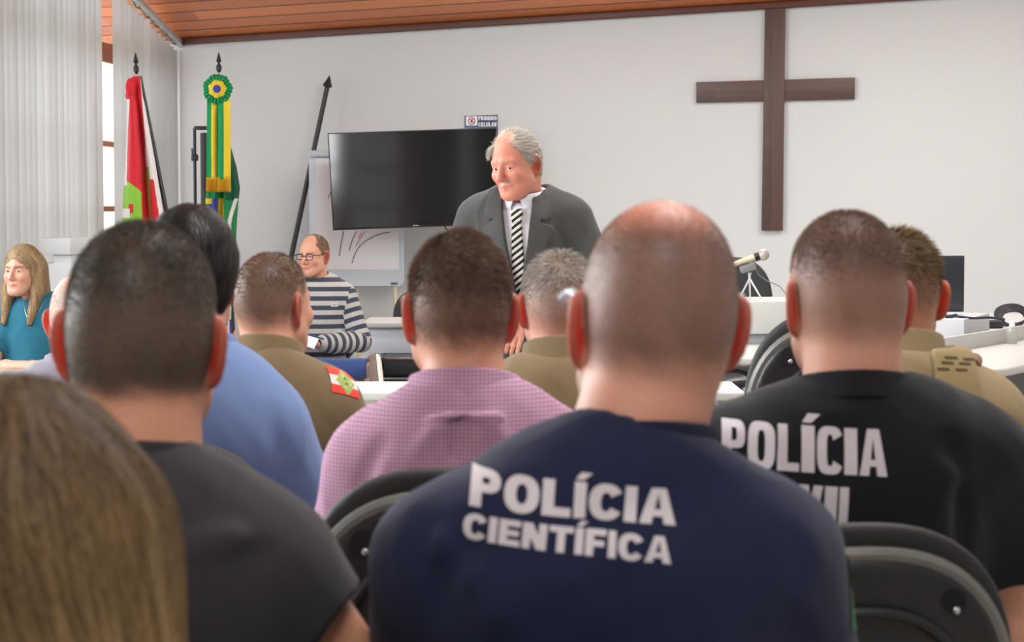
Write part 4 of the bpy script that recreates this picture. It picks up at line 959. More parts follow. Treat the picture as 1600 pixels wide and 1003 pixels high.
# far right desk behind the rim, carrying box and cables
fr = at_z(1497, 519, .74); p = thing('conference_desk', 'far white desk against the wall under monitor and cables', 'desk', (fr[0], fr[1] - .5, 0))
wp_ = [(1.5, 9.62), (2.08, 9.62), (2.2, 10.2), (2.26, 10.28), (2.66, 10.28), (3.45, 11.55), (3.45, 12.1), (1.5, 12.1)]
MB().prism([(x - fr[0], y - fr[1] + .5) for x, y in wp_], .70, .74, .008, seg=3).build('tabletop', DESK, p)
for xx, yy in ((-.65, .0), (1.05, 2.1), (-.65, 2.1), (.2, .65)): MB().cyl((xx, yy, 0), (xx, yy, .7), .02).build('leg', LEGS, p)
# monitor
mp = at(1507, 488, wb[1] + .45); mt_ = at(1507, 399.5, wb[1] + .45); hm = mt_[2] - mp[2]; t = thing('monitor', 'dark computer monitor behind the uniformed man on the right', 'monitor', (mp[0], mp[1] + .02, .7435 + hx), -.12); z0 = mp[2] - .742 - hx
MB().box((-.27, 0, z0 + hm / 2), (.54, .03, hm), .006).build('housing', mat('monitor_black', (40, 42, 46), .35), t); MB().box((-.27, -.016, z0 + hm / 2 + .004), (.525, .004, hm - .02), .001).build('screen', mat('monitor_screen', (44, 50, 56), .2), t)
MB().box((-.27, .02, z0 / 2 + .03), (.05, .02, z0 + .1), .004).build('stand_neck', BLK, t); MB().box((-.27, .0, .006), (.22, .16, .012), .005).build('stand_foot', BLK, t)
# cables
def spl(pts, n=10):
    P = [Vector(p) for p in pts]; out = []
    for i in range(len(P) - 1):
        a, b_, c_, d_ = P[max(i - 1, 0)], P[i], P[i + 1], P[min(i + 2, len(P) - 1)]
        for k_ in range(n): u = k_ / n; out.append(.5 * ((2 * b_) + (c_ - a) * u + (2 * a - 5 * b_ + 4 * c_ - d_) * u * u + (3 * b_ - a - 3 * c_ + d_) * u ** 3))
    return out + [P[-1]]
CAB = mat('cable_black', (44, 46, 54), .5); yc = wb[1] + .05
tag(MB().tube(spl([at(x, y, yc + .06) for x, y in ((1463, 498), (1470, 493), (1482, 494), (1495, 492), (1478, 499), (1487, 494), (1520, 497), (1545, 496), (1570, 499))]), .006).build('cable', CAB), 'dark cable running along the long white box to the pile', 'cable')
ym = fr[1] + .12; pc_ = at_z(1560, 511, .74); ym = pc_[1]
tag(MB().tube(spl([at(x, y, ym + d_) for x, y, d_ in ((1522, 500, .1), (1545, 502, .0), (1572, 508, -.05), (1600, 509, 0), (1622, 507, .05))]), .007).build('cable', CAB), 'dark cable lying straight through the pile on the far desk', 'cable')
cy = at(1582, 500, ym + .08); b = MB()
for i in range(5):
    r0 = .062 + .006 * i; b.tube([cy + np.array([r0 * math.cos(a), .012 * i - .02 + .01 * math.sin(a * 3), r0 * .62 * math.sin(a) + .012 + .004 * i]) for a in np.linspace(0, 2 * PI, 30, endpoint=False)], .0065, 8, True)
tag(b.build('cable_coil', CAB), 'coiled black cable standing in the pile behind the sanitizer bottle', 'cable')
ap = at(1551, 507, ym - .1); tag(MB().box(ap, (.1, .07, .05), .018, rz=.3, seg=3).box(ap + np.array([-.07, .0, .0]), (.05, .012, .012), .003, rz=.6).build('power_adapter', mat('adapter', (40, 42, 48), .4)), 'black power adapter in the cable pile on the far desk', 'adapter')
wp = at(1535, 510, ym - .02); tag(MB().prism([(-.025, -.02), (.025, -.02), (.0, .03)], 0, .02, .002, Matrix.Translation(Vector(wp)) @ Matrix.Rotation(PI / 2, 4, 'X')).build('card_stand', DESK), 'small white triangular card stand beside the cable pile', 'stand')
# lectern
Yl = 11.85; l0 = at(62, 372, Yl); l1 = at(131, 372, Yl); z1 = l0[2]; t = thing('lectern', 'tall white lectern with a slot beside the woman in teal', 'lectern', ((l0[0] + l1[0]) / 2, Yl, 0)); w = l1[0] - l0[0]; zs1 = at(62, 398, Yl)[2]; zs0 = at(62, 411, Yl)[2]; LM = mat('lectern_white', (210, 214, 218), .4)
MB().prism([(-w / 2, 0), (w * .18, 0), (w / 2, .12), (w / 2, .42), (-w / 2, .42)], zs1, z1, .004).build('top_box', LM, t)
MB().prism([(-w * .22, .03), (w * .18, .03), (w * .46, .14), (w * .46, .40), (-w * .22, .40)], zs0, zs1, 0).build('slot_back', LM, t)
MB().prism([(-w * .42, .01), (w * .18, .01), (w / 2, .12), (w / 2, .42), (-w * .42, .42)], 0, zs0, .004).build('body', LM, t)
# ------------------------------------------------------------------ chairs
PL, PAD, RIMM = mat('chair_shell', (30, 32, 34), .42), mat('chair_pad', (36, 37, 38), .65, bump=.15, bscale=500), mat('chair_rim', (112, 112, 108), .35)
def arch(q, hw, z0, z1, e=2.5):
    cz = (z0 + z1) / 2; hz = (z1 - z0) / 2; return ((np.abs(q[:, 0]) / hw) ** e + (np.abs(q[:, 2] - cz) / hz) ** e) ** (1 / e)
def make_chair(arms=False):
    t = thing('office_chair', 'x', 'chair'); yb = -.225
    def bend(p): q = p.copy(); q[:, 1] = p[:, 1] - (yb - .10 * (p[:, 2] - .6) + .55 * p[:, 0] ** 2); return q
    def pad(p): q = bend(p); r = (arch(q, .196, .55, 1.012) - 1) * .2; return smax(smax(r, q[:, 1] - .045, .03), -q[:, 1], .012)
    def shell(p): q = bend(p); r = (arch(q, .184, .53, .972) - 1) * .2; return smax(smax(r, q[:, 1] - .006, .01), -.022 - q[:, 1], .014)
    sdf_obj('back_pad', pad, (-.28, -.42, .5), (.28, 0, 1.06), .008, PAD, t); sdf_obj('back_shell', shell, (-.28, -.42, .48), (.28, 0, 1.02), .008, PL, t)
    def loop(hw, z0, z1, e=2.5, dy=-.02, a0=0, a1=2 * PI, n=60):
        out = []
        for a in np.linspace(a0, a1, n, endpoint=a1 < 6.28):
            c, s_ = math.cos(a), math.sin(a); x = hw * math.copysign(abs(c) ** (2 / e), c); z = (z0 + z1) / 2 + (z1 - z0) / 2 * math.copysign(abs(s_) ** (2 / e), s_); out.append((x, yb - .10 * (z - .6) + .55 * x * x + dy, z))
        return out
    MB().tube(loop(.186, .53, .975, dy=-.008), .0105, 8, True).build('shell_rim', RIMM, t)
    MB().tube(loop(.142, .50, .905, 2.4, -.026, .05, PI - .05, 40), .008, 8).build('arch_ridge', PL, t)
    for sx in (-.105, .105):
        z = .918; y = yb - .10 * (z - .6) + .55 * sx * sx - .024; MB().cyl((sx, y + .004, z), (sx, y - .0005, z), .016, n=20).build('screw_hole', mat('hole_black', (8, 8, 9), .8), t)
        MB().sph((sx + .004, y - .001, z - .012), (.005, .003, .005), 8).build('screw', mat('screw_steel', (200, 204, 208), .2, .9), t)
    def seat(p): q = p.copy(); return rbox(q, (0, .03, .425), (.235, .235, .04), .035) 
    sdf_obj('seat', seat, (-.3, -.26, .36), (.3, .32, .49), .012, PAD, t)
    MB().box((0, -.22, .46), (.09, .03, .22), .008, rot=Matrix.Rotation(.12, 3, 'X')).box((0, -.1, .375), (.09, .26, .03), .006).build('back_support', PL, t)
    MB().cyl((0, .03, .1), (0, .03, .4), .03, .026).build('gas_column', BLK, t)
    for i in range(5):
        a = 2 * PI * i / 5 + .3; c, s_ = math.cos(a), math.sin(a); f = MB().tube([(0, .03, .11), (.15 * c, .03 + .15 * s_, .095), (.27 * c, .03 + .27 * s_, .07)], [.024, .02, .014], 10).build('base_spoke', BLK, t); MB().cyl((.27 * c - .012 * s_, .03 + .27 * s_ + .012 * c, .03), (.27 * c + .012 * s_, .03 + .27 * s_ - .012 * c, .03), .03, n=18).build('castor', BLK, f)
    if arms:
        for sx in (-1, 1): MB().tube(spl([(sx * .2, .0, .385), (sx * .27, .0, .40), (sx * .29, .0, .55), (sx * .29, .08, .64), (sx * .29, .2, .655), (sx * .28, .27, .62)], 8), .017, 10).build('armrest', BLK, t)
    return t
CH = []
def place_chair(x, y, rz, label, arms=False, scale=1, group='black office chairs'):
    key = arms; src = next((c for c, k_ in CH if k_ == key), None)
    if src is None: c = make_chair(arms); CH.append((c, key))
    else: c = copy_tree(src)
    c.location = (x, y, 0); c.rotation_euler = (0, 0, rz); c.scale = (scale,) * 3; c['label'] = label; c['group'] = group; return c
# ------------------------------------------------------------------ the audience and the people in front
def hm(n, a, b_): return hair_mat(n, a, b_)
def seat_of(p, label, arms=False): return place_chair(p.loc[0], p.loc[1], p.yaw, label, arms, p.k)
def seatv(p, *px, yl=-.13): return [p.local(x, y, yl) for x, y in px]
def foldpx(p, lst, yl=-.12): return [(p.local(a, b_, yl), p.local(c, d, yl), w, am * 1.7) for a, b_, c, d, w, am in lst]
def shirt_text(p, name, f, txt, left, right, hpx, gw, gt, gap, m, parent, e=2.3, lab=None, yl=-.125, shear=0, up=0):
    L, R = p.local(*left, yl), p.local(*right, yl); W = np.linalg.norm(R - L); mid = (L + R) / 2; u = (R - L) / W; v = np.cross(V3(0, -1, 0), -u) ; v = np.array([-u[2], 0, u[0]])
    h = np.linalg.norm(p.local(left[0], left[1] - hpx, yl) - L); P, Q, tw = word(txt, h, gw, gt, gap, e); P[:, 0] *= W / tw; P[:, 0] += shear * P[:, 1]
    return decal(name, f, mid, u, v, (0, -1, 0), P, Q, m, None, parent)
TXT = mat('print_white', (214, 208, 214), .7, var=.06, scale=60)
P_RED, P_WHT, P_GRN = mat('patch_red', (222, 66, 52), .8), mat('patch_white', (226, 216, 210), .8), mat('patch_green', (150, 176, 92), .8)
P_YEL, P_BLU, P_DGR, P_DRK = mat('patch_yellow', (222, 188, 56), .8), mat('patch_blue', (52, 62, 140), .8), mat('patch_dark_green', (40, 120, 76), .8), mat('patch_brown', (96, 60, 50), .8)  # last one: dark brown print of the emblem details
def sc_patch(u, v):
    dx, dy = abs(u - .52), abs(v - .5); k = dx / .36 + dy / .5
    if k < 1: return 3 if (k < .45 and (math.sin(u * 40) + math.sin(v * 33) > .7)) else (1 if .52 < k < .6 and math.sin(u * 30) > .3 else 2)
    return 0 if (v > .68 or v < .32) else 1
def sleeve_patch(p, f, cpx, yl, n, w, h, colf, mats, parent, name='sleeve_patch', lab=None, roll=0, nx=44):
    c = p.local(*cpx, yl); n = np.asarray(n, float); n /= np.linalg.norm(n); u = np.cross(V3(0, 0, 1), n); u /= np.linalg.norm(u); v = np.cross(n, u)
    u, v = u * math.cos(roll) + v * math.sin(roll), v * math.cos(roll) - u * math.sin(roll); P, Q, mi = grid2(w, h, nx, nx, colf)
    o = decal(name, f, c, u, v, n, P, Q, mats, mi, parent, .0018)
    if lab: o['label'] = lab
    return o
JEANS, DARKT, BEIGET = fabric('jeans', (50, 72, 122), var=.2, weave=300), fabric('dark_trousers', (40, 42, 48)), fabric('beige_trousers', (196, 184, 160))
KHT = fabric('khaki_trousers', (104, 90, 62)); SHOE = mat('black_shoe', (24, 23, 22), .4)

# --- man in the navy shirt, second row of heads, nearest
p = Person(H=dict(ear=32, w=.99, jaw=1.05), skin=(205, 151, 131), hair=(92, 76, 68), bald=((.004, -.0, .127), (.054, .085, .056), .35, .15), fade=.05, nape=-.06, dens_side=.8, dens_top=.85, hz=.95, tilt=.03, hc=(.042, .045, 1.262), sw=.165, cw=.168, ww=.158, dep=1.05, seed=1, stub_var=.14, hy=.12, hr=.03, nr=.067, pose=dict(Lel=(-.172, .11, .80), Rel=(.225, .05, .8)),
           mask_extra=lambda h, q, on: [((186, 104, 78), .6 * on * sstep(.08, .112, h[:, 2])), ((120, 116, 114), .75 * on * sstep(-.035, -.06, h[:, 2]) * sstep(-.01, .02, h[:, 1])), ((120, 116, 114), 0 * on)]).place(1024, 316, 2.06)
p.folds = foldpx(p, [(880, 690, 1010, 662, .012, .006), (760, 950, 960, 850, .022, .012), (930, 830, 1130, 740, .03, -.006), (700, 900, 640, 830, .02, .008), (640, 960, 700, 860, .016, -.010), (840, 990, 1030, 900, .02, .008), (1230, 770, 1240, 900, .016, -.006), (690, 745, 800, 680, .03, .006)])
p.build('person in navy shirt reading POLÍCIA CIENTÍFICA with a balding cropped head', .0042)
f = p.upper(.013, .93, .012, hole=.006); NAVYF = fabric('navy_shirt', (30, 38, 66), var=.14); p.wear('shirt', f, NAVYF, .0055)
sh = bpy.data.objects[[c.name for c in p.o.children if c.name.startswith('shirt')][0]]
p.wear('collar', p.collar(.0085, .0045, 1.176, .022, -.22), fabric('navy_rib', (24, 31, 54)), .004, (-.15, -.2, 1.0), (.15, .2, 1.25))
shirt_text(p, 'lettering', f, 'POLÍCIA', (733, 797), (1056, 823), 54, .84, .30, .08, TXT, sh)
shirt_text(p, 'lettering', f, 'CIENTÍFICA', (722, 845), (1046, 877), 38, .86, .29, .08, TXT, sh)
def br_patch(u, v):
    dx, dy = abs(u - .5), abs(v - .5)
    if dx * dx + dy * dy < .035: return 1
    return 2 if dx / .42 + dy / .4 < 1 else 0
sleeve_patch(p, f, (1314, 922), .0, (.9, -.42, .1), .075, .06, br_patch, [P_DGR, P_BLU, P_YEL], sh, lab='green, yellow and blue flag patch', roll=PI / 2)
p.trousers(DARKT); p.shoes(SHOE)
p.strands('hair', 24000, lambda h: .0022 + .001 * sstep(.03, .09, h[:, 2]), .0005, hm('hair_navyman', (86, 70, 62), (140, 124, 116)), .35, segs=1)
gl = p.glasses(mat('frame_white', (206, 212, 224), .25), False, arm=.0042, th=.002, xo=.010, zo=.012); place_chair(p.loc[0] - .09, p.loc[1] - .01, .06, 'black chair whose top edge shows along the bottom, under the man in navy', False, .985)
# --- man in the grey t-shirt, left
p = Person(H=dict(ear=33, ears=.98, w=.97), skin=(203, 148, 120), hair=(74, 69, 62), fade=.03, nape=-.066, dens_side=.92, dens_top=1, sw=.142, cw=.155, ww=.15, seed=2, tilt=-.01, hr=.04, nr=.067, pose=dict(Rel=(.255, .0, .86), Lel=(-.25, .0, .85), Rwr=(.2, .25, .70))).place(222, 350, 2.09)
p.folds = foldpx(p, [(420, 720, 420, 860, .014, -.007), (450, 780, 520, 830, .012, .005), (440, 830, 510, 880, .012, .005), (300, 860, 410, 830, .016, .006)])
p.mask_extra = lambda h, q, on: [((104, 84, 60), .75 * (1 - on) * sstep(.16, .2, q[:, 0]) * sstep(.95, .88, q[:, 2]) * sstep(.35, .6, .5 + .5 * wob(q, 130, 9)))]
p.build('person in charcoal t-shirt with dark cropped hair and protruding ears at the left', .0042)
f = p.upper(.012, .15, .012, hole=.006); p.wear('shirt', f, fabric('charcoal_shirt', (56, 54, 58)), .0055)
p.wear('collar', p.collar(.009, .0045, 1.172, .02, -.2), fabric('charcoal_rib', (52, 50, 54)), .004, (-.15, -.2, 1.0), (.15, .2, 1.25))
p.trousers(JEANS); p.shoes(SHOE)
p.strands('hair', 36000, lambda h: .003 + .004 * sstep(.02, .09, h[:, 2]), .00055, hm('hair_left', (54, 51, 46), (122, 116, 106)), .35, segs=1); place_chair(p.loc[0] - .06, p.loc[1], 0, 'black chair under the man in the charcoal t-shirt', False, .96)
# --- man in the black polo, right
p = Person(H=dict(ear=31, w=.98), skin=(206, 155, 133), hair=(96, 78, 70), fade=.10, nape=-.085, dens_side=.68, dens_top=.95, hz=.9, sw=.186, shz=.014, cw=.172, ww=.16, dep=1.05, seed=3, tilt=-.015, hy=.14, nr=.068, pose=dict(Rel=(.218, .03, .80))).place(1322, 333, 2.78)
p.folds = foldpx(p, [(1240, 610, 1340, 640, .02, .005), (1500, 700, 1510, 850, .016, -.007), (1400, 780, 1500, 740, .02, .006)])
p.build('person in black polo shirt reading POLÍCIA CIVIL with faded cropped hair', .0045)
f = p.upper(.013, .30, .014, hole=.006); sh = p.wear('shirt', f, fabric('black_polo', (25, 27, 31)), .006)
p.wear('collar', p.collar(.011, .006, 1.178, .04, -.25, .006), fabric('black_rib', (28, 30, 36)), .0042, (-.15, -.2, 1.0), (.15, .2, 1.25))
shirt_text(p, 'lettering', f, 'POLÍCIA', (1131, 731), (1383, 743), 70, .57, .22, .055, TXT, sh, 3.2)
shirt_text(p, 'lettering', f, 'CIVIL', (1183, 818), (1336, 826), 66, .57, .22, .055, TXT, sh, 3.2)
sleeve_patch(p, f, (1597, 782), .03, (1, -.1, .1), .06, .05, sc_patch, [mat('patch_pink', (206, 110, 112), .8), P_WHT, P_GRN, P_DRK], sh, lab='faded red and white flag patch', roll=.0)
p.trousers(DARKT); p.shoes(SHOE)
p.strands('hair', 26000, lambda h: .002 + .006 * sstep(.01, .09, h[:, 2]), .00055, hm('hair_right', (92, 74, 62), (150, 128, 112)), .4, segs=1); place_chair(p.loc[0] - .03, p.loc[1], p.yaw, 'black chair with pale rim arching behind the man in the black polo', False, .98)
# --- man in the pink checked shirt
p = Person(H=dict(ear=30, w=.965), skin=(206, 153, 128), hair=(84, 66, 55), fade=.05, nape=-.064, dens_side=.85, dens_top=1, sw=.146, cw=.15, ww=.145, seed=4, tilt=.0, hc=(-.018, .045, 1.262), hy=.14, nr=.063, pose=dict(Lel=(-.21, .04, .80), Rel=(.215, .04, .8))).place(717, 363, 3.0)
p.folds = foldpx(p, [(600, 655, 700, 650, .006, .004), (700, 652, 800, 648, .006, .004), (680, 670, 640, 730, .012, .007), (720, 665, 700, 760, .012, -.008), (590, 690, 560, 760, .014, -.007), (770, 660, 800, 720, .014, .006), (640, 590, 760, 575, .012, .005)])
p.build('person in pink checked shirt with short brown hair in the middle of the audience', .0045)
f = p.upper(.015, .95, .014, hole=.006); PK = fabric('pink_check', (152, 106, 136), 'gingham', (194, 158, 182), .0058, weave=900); p.wear('shirt', f, PK, .006)
p.wear('collar', p.collar(.015, .006, 1.19, .05, -.3, .009), PK, .0042, (-.15, -.2, 1.0), (.15, .2, 1.25)); p.trousers(DARKT); p.shoes(SHOE)
p.strands('hair', 24000, lambda h: .004 + .012 * sstep(.0, .08, h[:, 2]), .0007, hm('hair_pink', (66, 50, 40), (132, 106, 88)), .6, flow=lambda h: np.stack([-h[:, 1] * 4 + .35, h[:, 0] * 6, -np.ones(len(h)) * .7], 1), segs=2)
p.glasses(mat('frame_grey', (110, 104, 104), .3), False, arm=.003, xo=.006, zo=.008); place_chair(p.loc[0] - .03, p.loc[1], p.yaw, 'black chair with rim and screw hole behind the man in the pink shirt', False, 1.02)
# --- man in the light blue shirt with black hair
p = Person(H=dict(ear=18, ears=.85, w=.93, jaw=.9), skin=(199, 141, 115), hair=(24, 20, 20), fade=.03, nape=-.05, dens_side=.95, sw=.15, cw=.158, ww=.15, seed=5, shz=-.03, hy=.04, tilt=-.0, pose=dict(Rel=(.235, .05, .8))).place(299, 334, 3.6)
p.folds = foldpx(p, [(430, 640, 440, 740, .016, -.01), (300, 640, 320, 720, .02, .01), (460, 620, 500, 740, .02, .006)])
p.build('person in light blue shirt with black hair behind the charcoal t-shirt', .005)
BLS = fabric('blue_shirt', (110, 134, 178), var=.07); f = p.upper(.017, .95, .016, hole=.006); p.wear('shirt', f, BLS, .007); p.wear('collar', p.collar(.015, .006, 1.19, .05, -.3, .008), BLS, .0045, (-.15, -.2, 1.0), (.15, .2, 1.25)); p.trousers(DARKT); p.shoes(SHOE)
def fh(h):
    m = h * V3(1, 1, 1); d = ell(m, (0, -.012, .038), (.083, .108, .1)); d = smin(d, ell(m, (0, -.055, -.01), (.071, .06, .075)), .03); d = smax(d, .072 - h[:, 1] * -1 - .145 + 0 * d, .01) if False else d
    return smax(d, np.maximum(h[:, 1] - .085, -(h[:, 2] - np.interp(h[:, 1], [-.1, -.03, -.01, .03, .06, .09], [-.075, -.06, -.002, .0, .05, .07]))), .012) - .002 * wob(h, 110, 4)
HB = hm('hair_black', (16, 14, 15), (50, 42, 42)); p.hairflow('hair', fh, 5200, lambda h: 1.0 * (h[:, 2] > -.07), lambda h: np.stack([h[:, 0] * 2, -.5 + 0 * h[:, 0], -1.2 + h[:, 2] * 5], 1), .06, .012, .0011, HB, .002, box=((-.14, -.17, -.12), (.14, .16, .17)), shellmat=mat('hair_black_base', (20, 17, 17), .5), rnd=.25); seat_of(p, 'black chair under the man in the light blue shirt')
# --- uniformed men
KH = fabric('khaki_uniform', (120, 103, 76), var=.14); KH2 = fabric('khaki_uniform_pale', (138, 121, 90), var=.1)
def uniform(p, label, hmat, ln, n=7000, patch=None, cloth=KH, flow=(0, 0, -1), h=.005, wid=.0009, lay=.5):
    p.build(label, h); f = p.upper(.017, .95, .018, hole=.006); sh = p.wear('shirt', f, cloth, .007); p.wear('collar', p.collar(.013, .006, 1.21, .065, -.35, .004), cloth, .0048, (-.16, -.2, 1.0), (.16, .2, 1.27)); p.trousers(KHT); p.shoes(SHOE)
    p.strands('hair', n, ln, wid, hmat, lay, flow=flow, segs=2); return f, sh
p = Person(H=dict(ear=28, w=.95), skin=(201, 148, 123), hair=(82, 66, 54), fade=.06, nape=-.062, dens_side=.85, dens_top=.95, hy=-.38, sw=.15, cw=.155, seed=6, yaw=-.12).place(428, 396, 4.35)
f, sh = uniform(p, 'person in khaki uniform with red and white sleeve patch, left of the pink shirt', hm('hair_k1', (74, 58, 46), (128, 106, 88)), lambda h: .003 + .008 * sstep(.0, .08, h[:, 2]))
sleeve_patch(p, f, (521, 599), -.03, (.8, -.62, .12), .078, .062, sc_patch, [P_RED, P_WHT, P_GRN, P_DRK], sh, lab='red and white flag patch with green diamond', roll=-.28); seat_of(p, 'black chair under the uniformed man left of the pink shirt')
p = Person(H=dict(ear=40), skin=(206, 151, 131), hair=(120, 112, 104), fade=.07, nape=-.055, dens_side=.6, dens_top=.9, hy=.1).place(873, 394, 4.2)
uniform(p, 'person in khaki uniform with greying hair, half hidden in front of the speaker', hm('hair_k2', (86, 78, 70), (206, 202, 194)), lambda h: .004 + .014 * sstep(.0, .08, h[:, 2])); seat_of(p, 'black chair under the grey-haired uniformed man')
p = Person(H=dict(ear=40), skin=(205, 146, 118), hair=(70, 56, 40), fade=.07, nape=-.055, dens_side=.7, dens_top=1, hy=-.12, sw=.168, cw=.168, seed=7).place(1404, 362, 3.75)
f, sh = uniform(p, 'person in khaki uniform with vest strap at the right edge', hm('hair_k3', (66, 54, 38), (132, 110, 74)), lambda h: .004 + .018 * sstep(.0, .08, h[:, 2]), cloth=KH2, flow=lambda h: np.stack([-h[:, 1] * 8 + .3, h[:, 0] * 8, -.8 + 0 * h[:, 0]], 1))
sleeve_patch(p, f, (1600, 655), -.0, (.85, -.5, .15), .078, .062, sc_patch, [P_RED, P_WHT, P_GRN, P_DRK], sh, lab='red and white flag patch', roll=-.35)
def vest(q_):
    q = p.W(q_); d = p.torso(q, .017); m = np.abs(q[:, 0]); s_ = smax(np.abs(d - .012) - .011, np.maximum(m - .118, -(m - .035) * (q[:, 2] > 1.05)), .006); s_ = smax(s_, -(p.neck(q) - .03), .004); return smax(smax(s_, .62 - q[:, 2], .01), q[:, 2] - 1.17, .01)
VST = fabric('vest_coyote', (140, 124, 86), var=.12); ve = p.wear('vest', vest, VST, .006); ve['label'] = 'tan load-bearing vest over the shoulders'
for x, y, w_ in ((1476, 561, 22), (1505, 563, 20), (1469, 569, 20), (1497, 570, 20), (1461, 579, 20), (1490, 580, 20)):
    c = p.local(x, y, -.06); P, Q, mi = grid2(w_ / 870, .0045, 8, 1, lambda u, v: 0); decal('webbing_slot', vest, c, (1, 0, -.04), (0, 0, 1), (0, -1, .12), P, Q, mat('slot_dark', (74, 62, 40), .9), None, ve, .001)
cb_ = p.local(1519, 571, -.02); k_ = MB().cyl(cb_ + V3(-.006, -.02, 0), cb_ + V3(.01, .03, .006), .016, n=18).build('strap_roll', mat('strap_brown', (120, 94, 60), .8), p.o); seat_of(p, 'black chair under the uniformed man at the right edge')
# --- man in the grey jumper, mostly hidden at far left
p = Person(H=dict(ear=44, w=.98), skin=(201, 153, 133), hair=(120, 108, 102), fade=.06, bald=((0, 0, .12), (.075, .1, .08), .3, .15), dens_side=.5, hz=.7).place(126, 428, 4.72)
p.build('person in grey jumper hidden behind the left ear of the charcoal t-shirt man', .0055); f = p.upper(.016, .95, .014, hole=.006); GJ = fabric('grey_jumper', (134, 132, 144)); p.wear('shirt', f, GJ, .008)
p.wear('collar', p.collar(.013, .009, 1.19, .05, -.3, .003), GJ, .006, (-.16, -.2, 1.0), (.16, .2, 1.27)); p.trousers(DARKT); p.shoes(SHOE); p.strands('hair', 3000, lambda h: .004 + 0 * h[:, 0], .001, hm('hair_g', (110, 100, 94), (170, 160, 152)), .4, segs=1); seat_of(p, 'black chair under the man in the grey jumper')
# --- woman nearest, blond hair, seen from behind
p = Person(H=dict(w=.97), skin=(205, 155, 133), hair=(110, 86, 56), blank=True, sw=.165, cw=.155, ww=.14, thin=.85, nr=.052, hr=0).place(18, 622, 1.36)
p.build('person with long blond hair seen from behind, nearest at lower left', .006)
f = p.upper(.012, .95, .012); p.wear('blouse', f, fabric('dark_blouse', (60, 58, 62)), .008); p.trousers(DARKT); p.shoes(SHOE)
def fb(h):
    d = ell(h, (0, -.015, .032), (.094, .116, .105)); m = h.copy(); m[:, 0] = np.abs(h[:, 0])
    for a, b_, r0, r1 in (((.045, -.035, .02), (.078, -.06, -.13), .075, .062), ((.03, -.06, .0), (.05, -.09, -.30), .085, .085), ((.078, -.06, -.13), (.085, -.075, -.34), .062, .05)): d = smin(d, cone(m, a, b_, r0, r1), .035)
    d = smax(d, smax(h[:, 1] - .07, h[:, 1] - .02 - .6 * (h[:, 2] + .1), .01) if False else h[:, 1] - .06, .02)
    a = np.arctan2(h[:, 0], -h[:, 1] - .02); return d - .0013 * np.sin(a * 13 + 2.0 * np.sin(h[:, 2] * 14)) - .0006 * np.sin(a * 41 + 3 * np.sin(h[:, 2] * 9 + 1)) - .002 * wob(h * V3(1, 1, .3), 60, 6)
def hl(h, q, on): return []
o = p.hairflow('hair', fb, 16000, lambda h: (h[:, 2] > -.36) * (.35 + 1.2 * (h[:, 2] > .02)), lambda h: np.stack([h[:, 0] * 5 * (h[:, 2] > -.05) + .12 * np.sin(h[:, 2] * 25 + h[:, 0] * 30), h[:, 1] * 3, -.25 - np.clip(.1 - h[:, 2], 0, .3) * 6], 1), .26, .016, .0008, hair_ombre('hair_blond', ((46, 36, 28), (128, 104, 74)), ((92, 72, 46), (196, 166, 114))), .0025, box=((-.2, -.22, -.42), (.2, .16, .17)), shellmat=hair_ombre('hair_blond_base', ((46, 36, 28), (128, 104, 74)), ((92, 72, 46), (196, 166, 114)), True), rnd=.12, ombre=lambda h: np.clip(sstep(.06, -.16, h[:, 2] - .5 * h[:, 0] + .03 * wob(h, 50, 2)), 0, 1))
b = MB(); 
for i in range(26):
    rr_ = random.Random(i); c = [(.10 + .02 * rr_.random(), -.05 - .05 * rr_.random(), .03 - .1 * rr_.random())]; 
    for j in range(5): x, y, z = c[-1]; c.append((x + .004 + .006 * rr_.random() - .002 * j, y + .004 * rr_.random(), z - .035))
    b.tube(c, .0003, 4)
p.inhead(b.build('stray_hair', hair_mat('hair_stray', (190, 180, 168), (214, 206, 196)), p.o)); seat_of(p, 'black chair under the blond woman')

# --- woman in teal facing us
p = Person(H=dict(w=.93, l=.95, jaw=.8, nose=.7, ear=20, fold=0), skin=(210, 160, 138), hair=(104, 84, 66), fade=.02, dens_side=1, sw=.16, cw=.15, ww=.135, thin=.85, nr=.05, lift=-.12, yaw=PI - .05, hy=-.28, hp=.02, hc=(.06, .045, 1.262), pose=dict(Rel=(.19, .14, .80), Rwr=(-.08, .32, .825), Rhf=(-1, .25, -.05), Lel=(-.22, .08, .8), Lwr=(-.02, .24, .77), Lhf=(1, .4, 0), Lkn=(-.1, .42, .46), Rkn=(.1, .42, .46), Lan=(-.1, .38, .09), Ran=(.1, .38, .09))).place(34, 384, 9.28)
p.build('person with long light brown hair in teal knit top, seated facing us at far left', .0031); f = p.upper(.009, .34, .008, hole=.005); TE = fabric('teal_knit', (38, 106, 130), 'knit', var=.1); p.wear('knit_top', f, TE, .006)
p.wear('neckband', p.collar(.006, .004, 1.135, .02, -.3), TE, .0045, (-.15, -.2, .95), (.15, .25, 1.25)); p.trousers(BEIGET, h=.012); p.shoes(SHOE); p.eyes((84, 72, 60), (-.25, 1, 0))
def fw(h):
    m = h.copy(); m[:, 0] = np.abs(h[:, 0]); d = ell(h, (0, -.022, .034), (.080, .104, .096)); 
    d = smin(d, cone(m, (.062, -.02, .05), (.078, -.005, -.09), .032, .030), .03); d = smin(d, cone(m, (.078, -.005, -.09), (.072, .06, -.245), .032, .012), .02); d = smin(d, cone(m, (.03, -.07, 0), (.05, -.085, -.2), .06, .05), .04)
    d = smax(d, -ell(h, (0, .125, -.035), (.062, .09, .105)), .014); return d - .0016 * wob(h * V3(1, 1, .25), 120, 4)
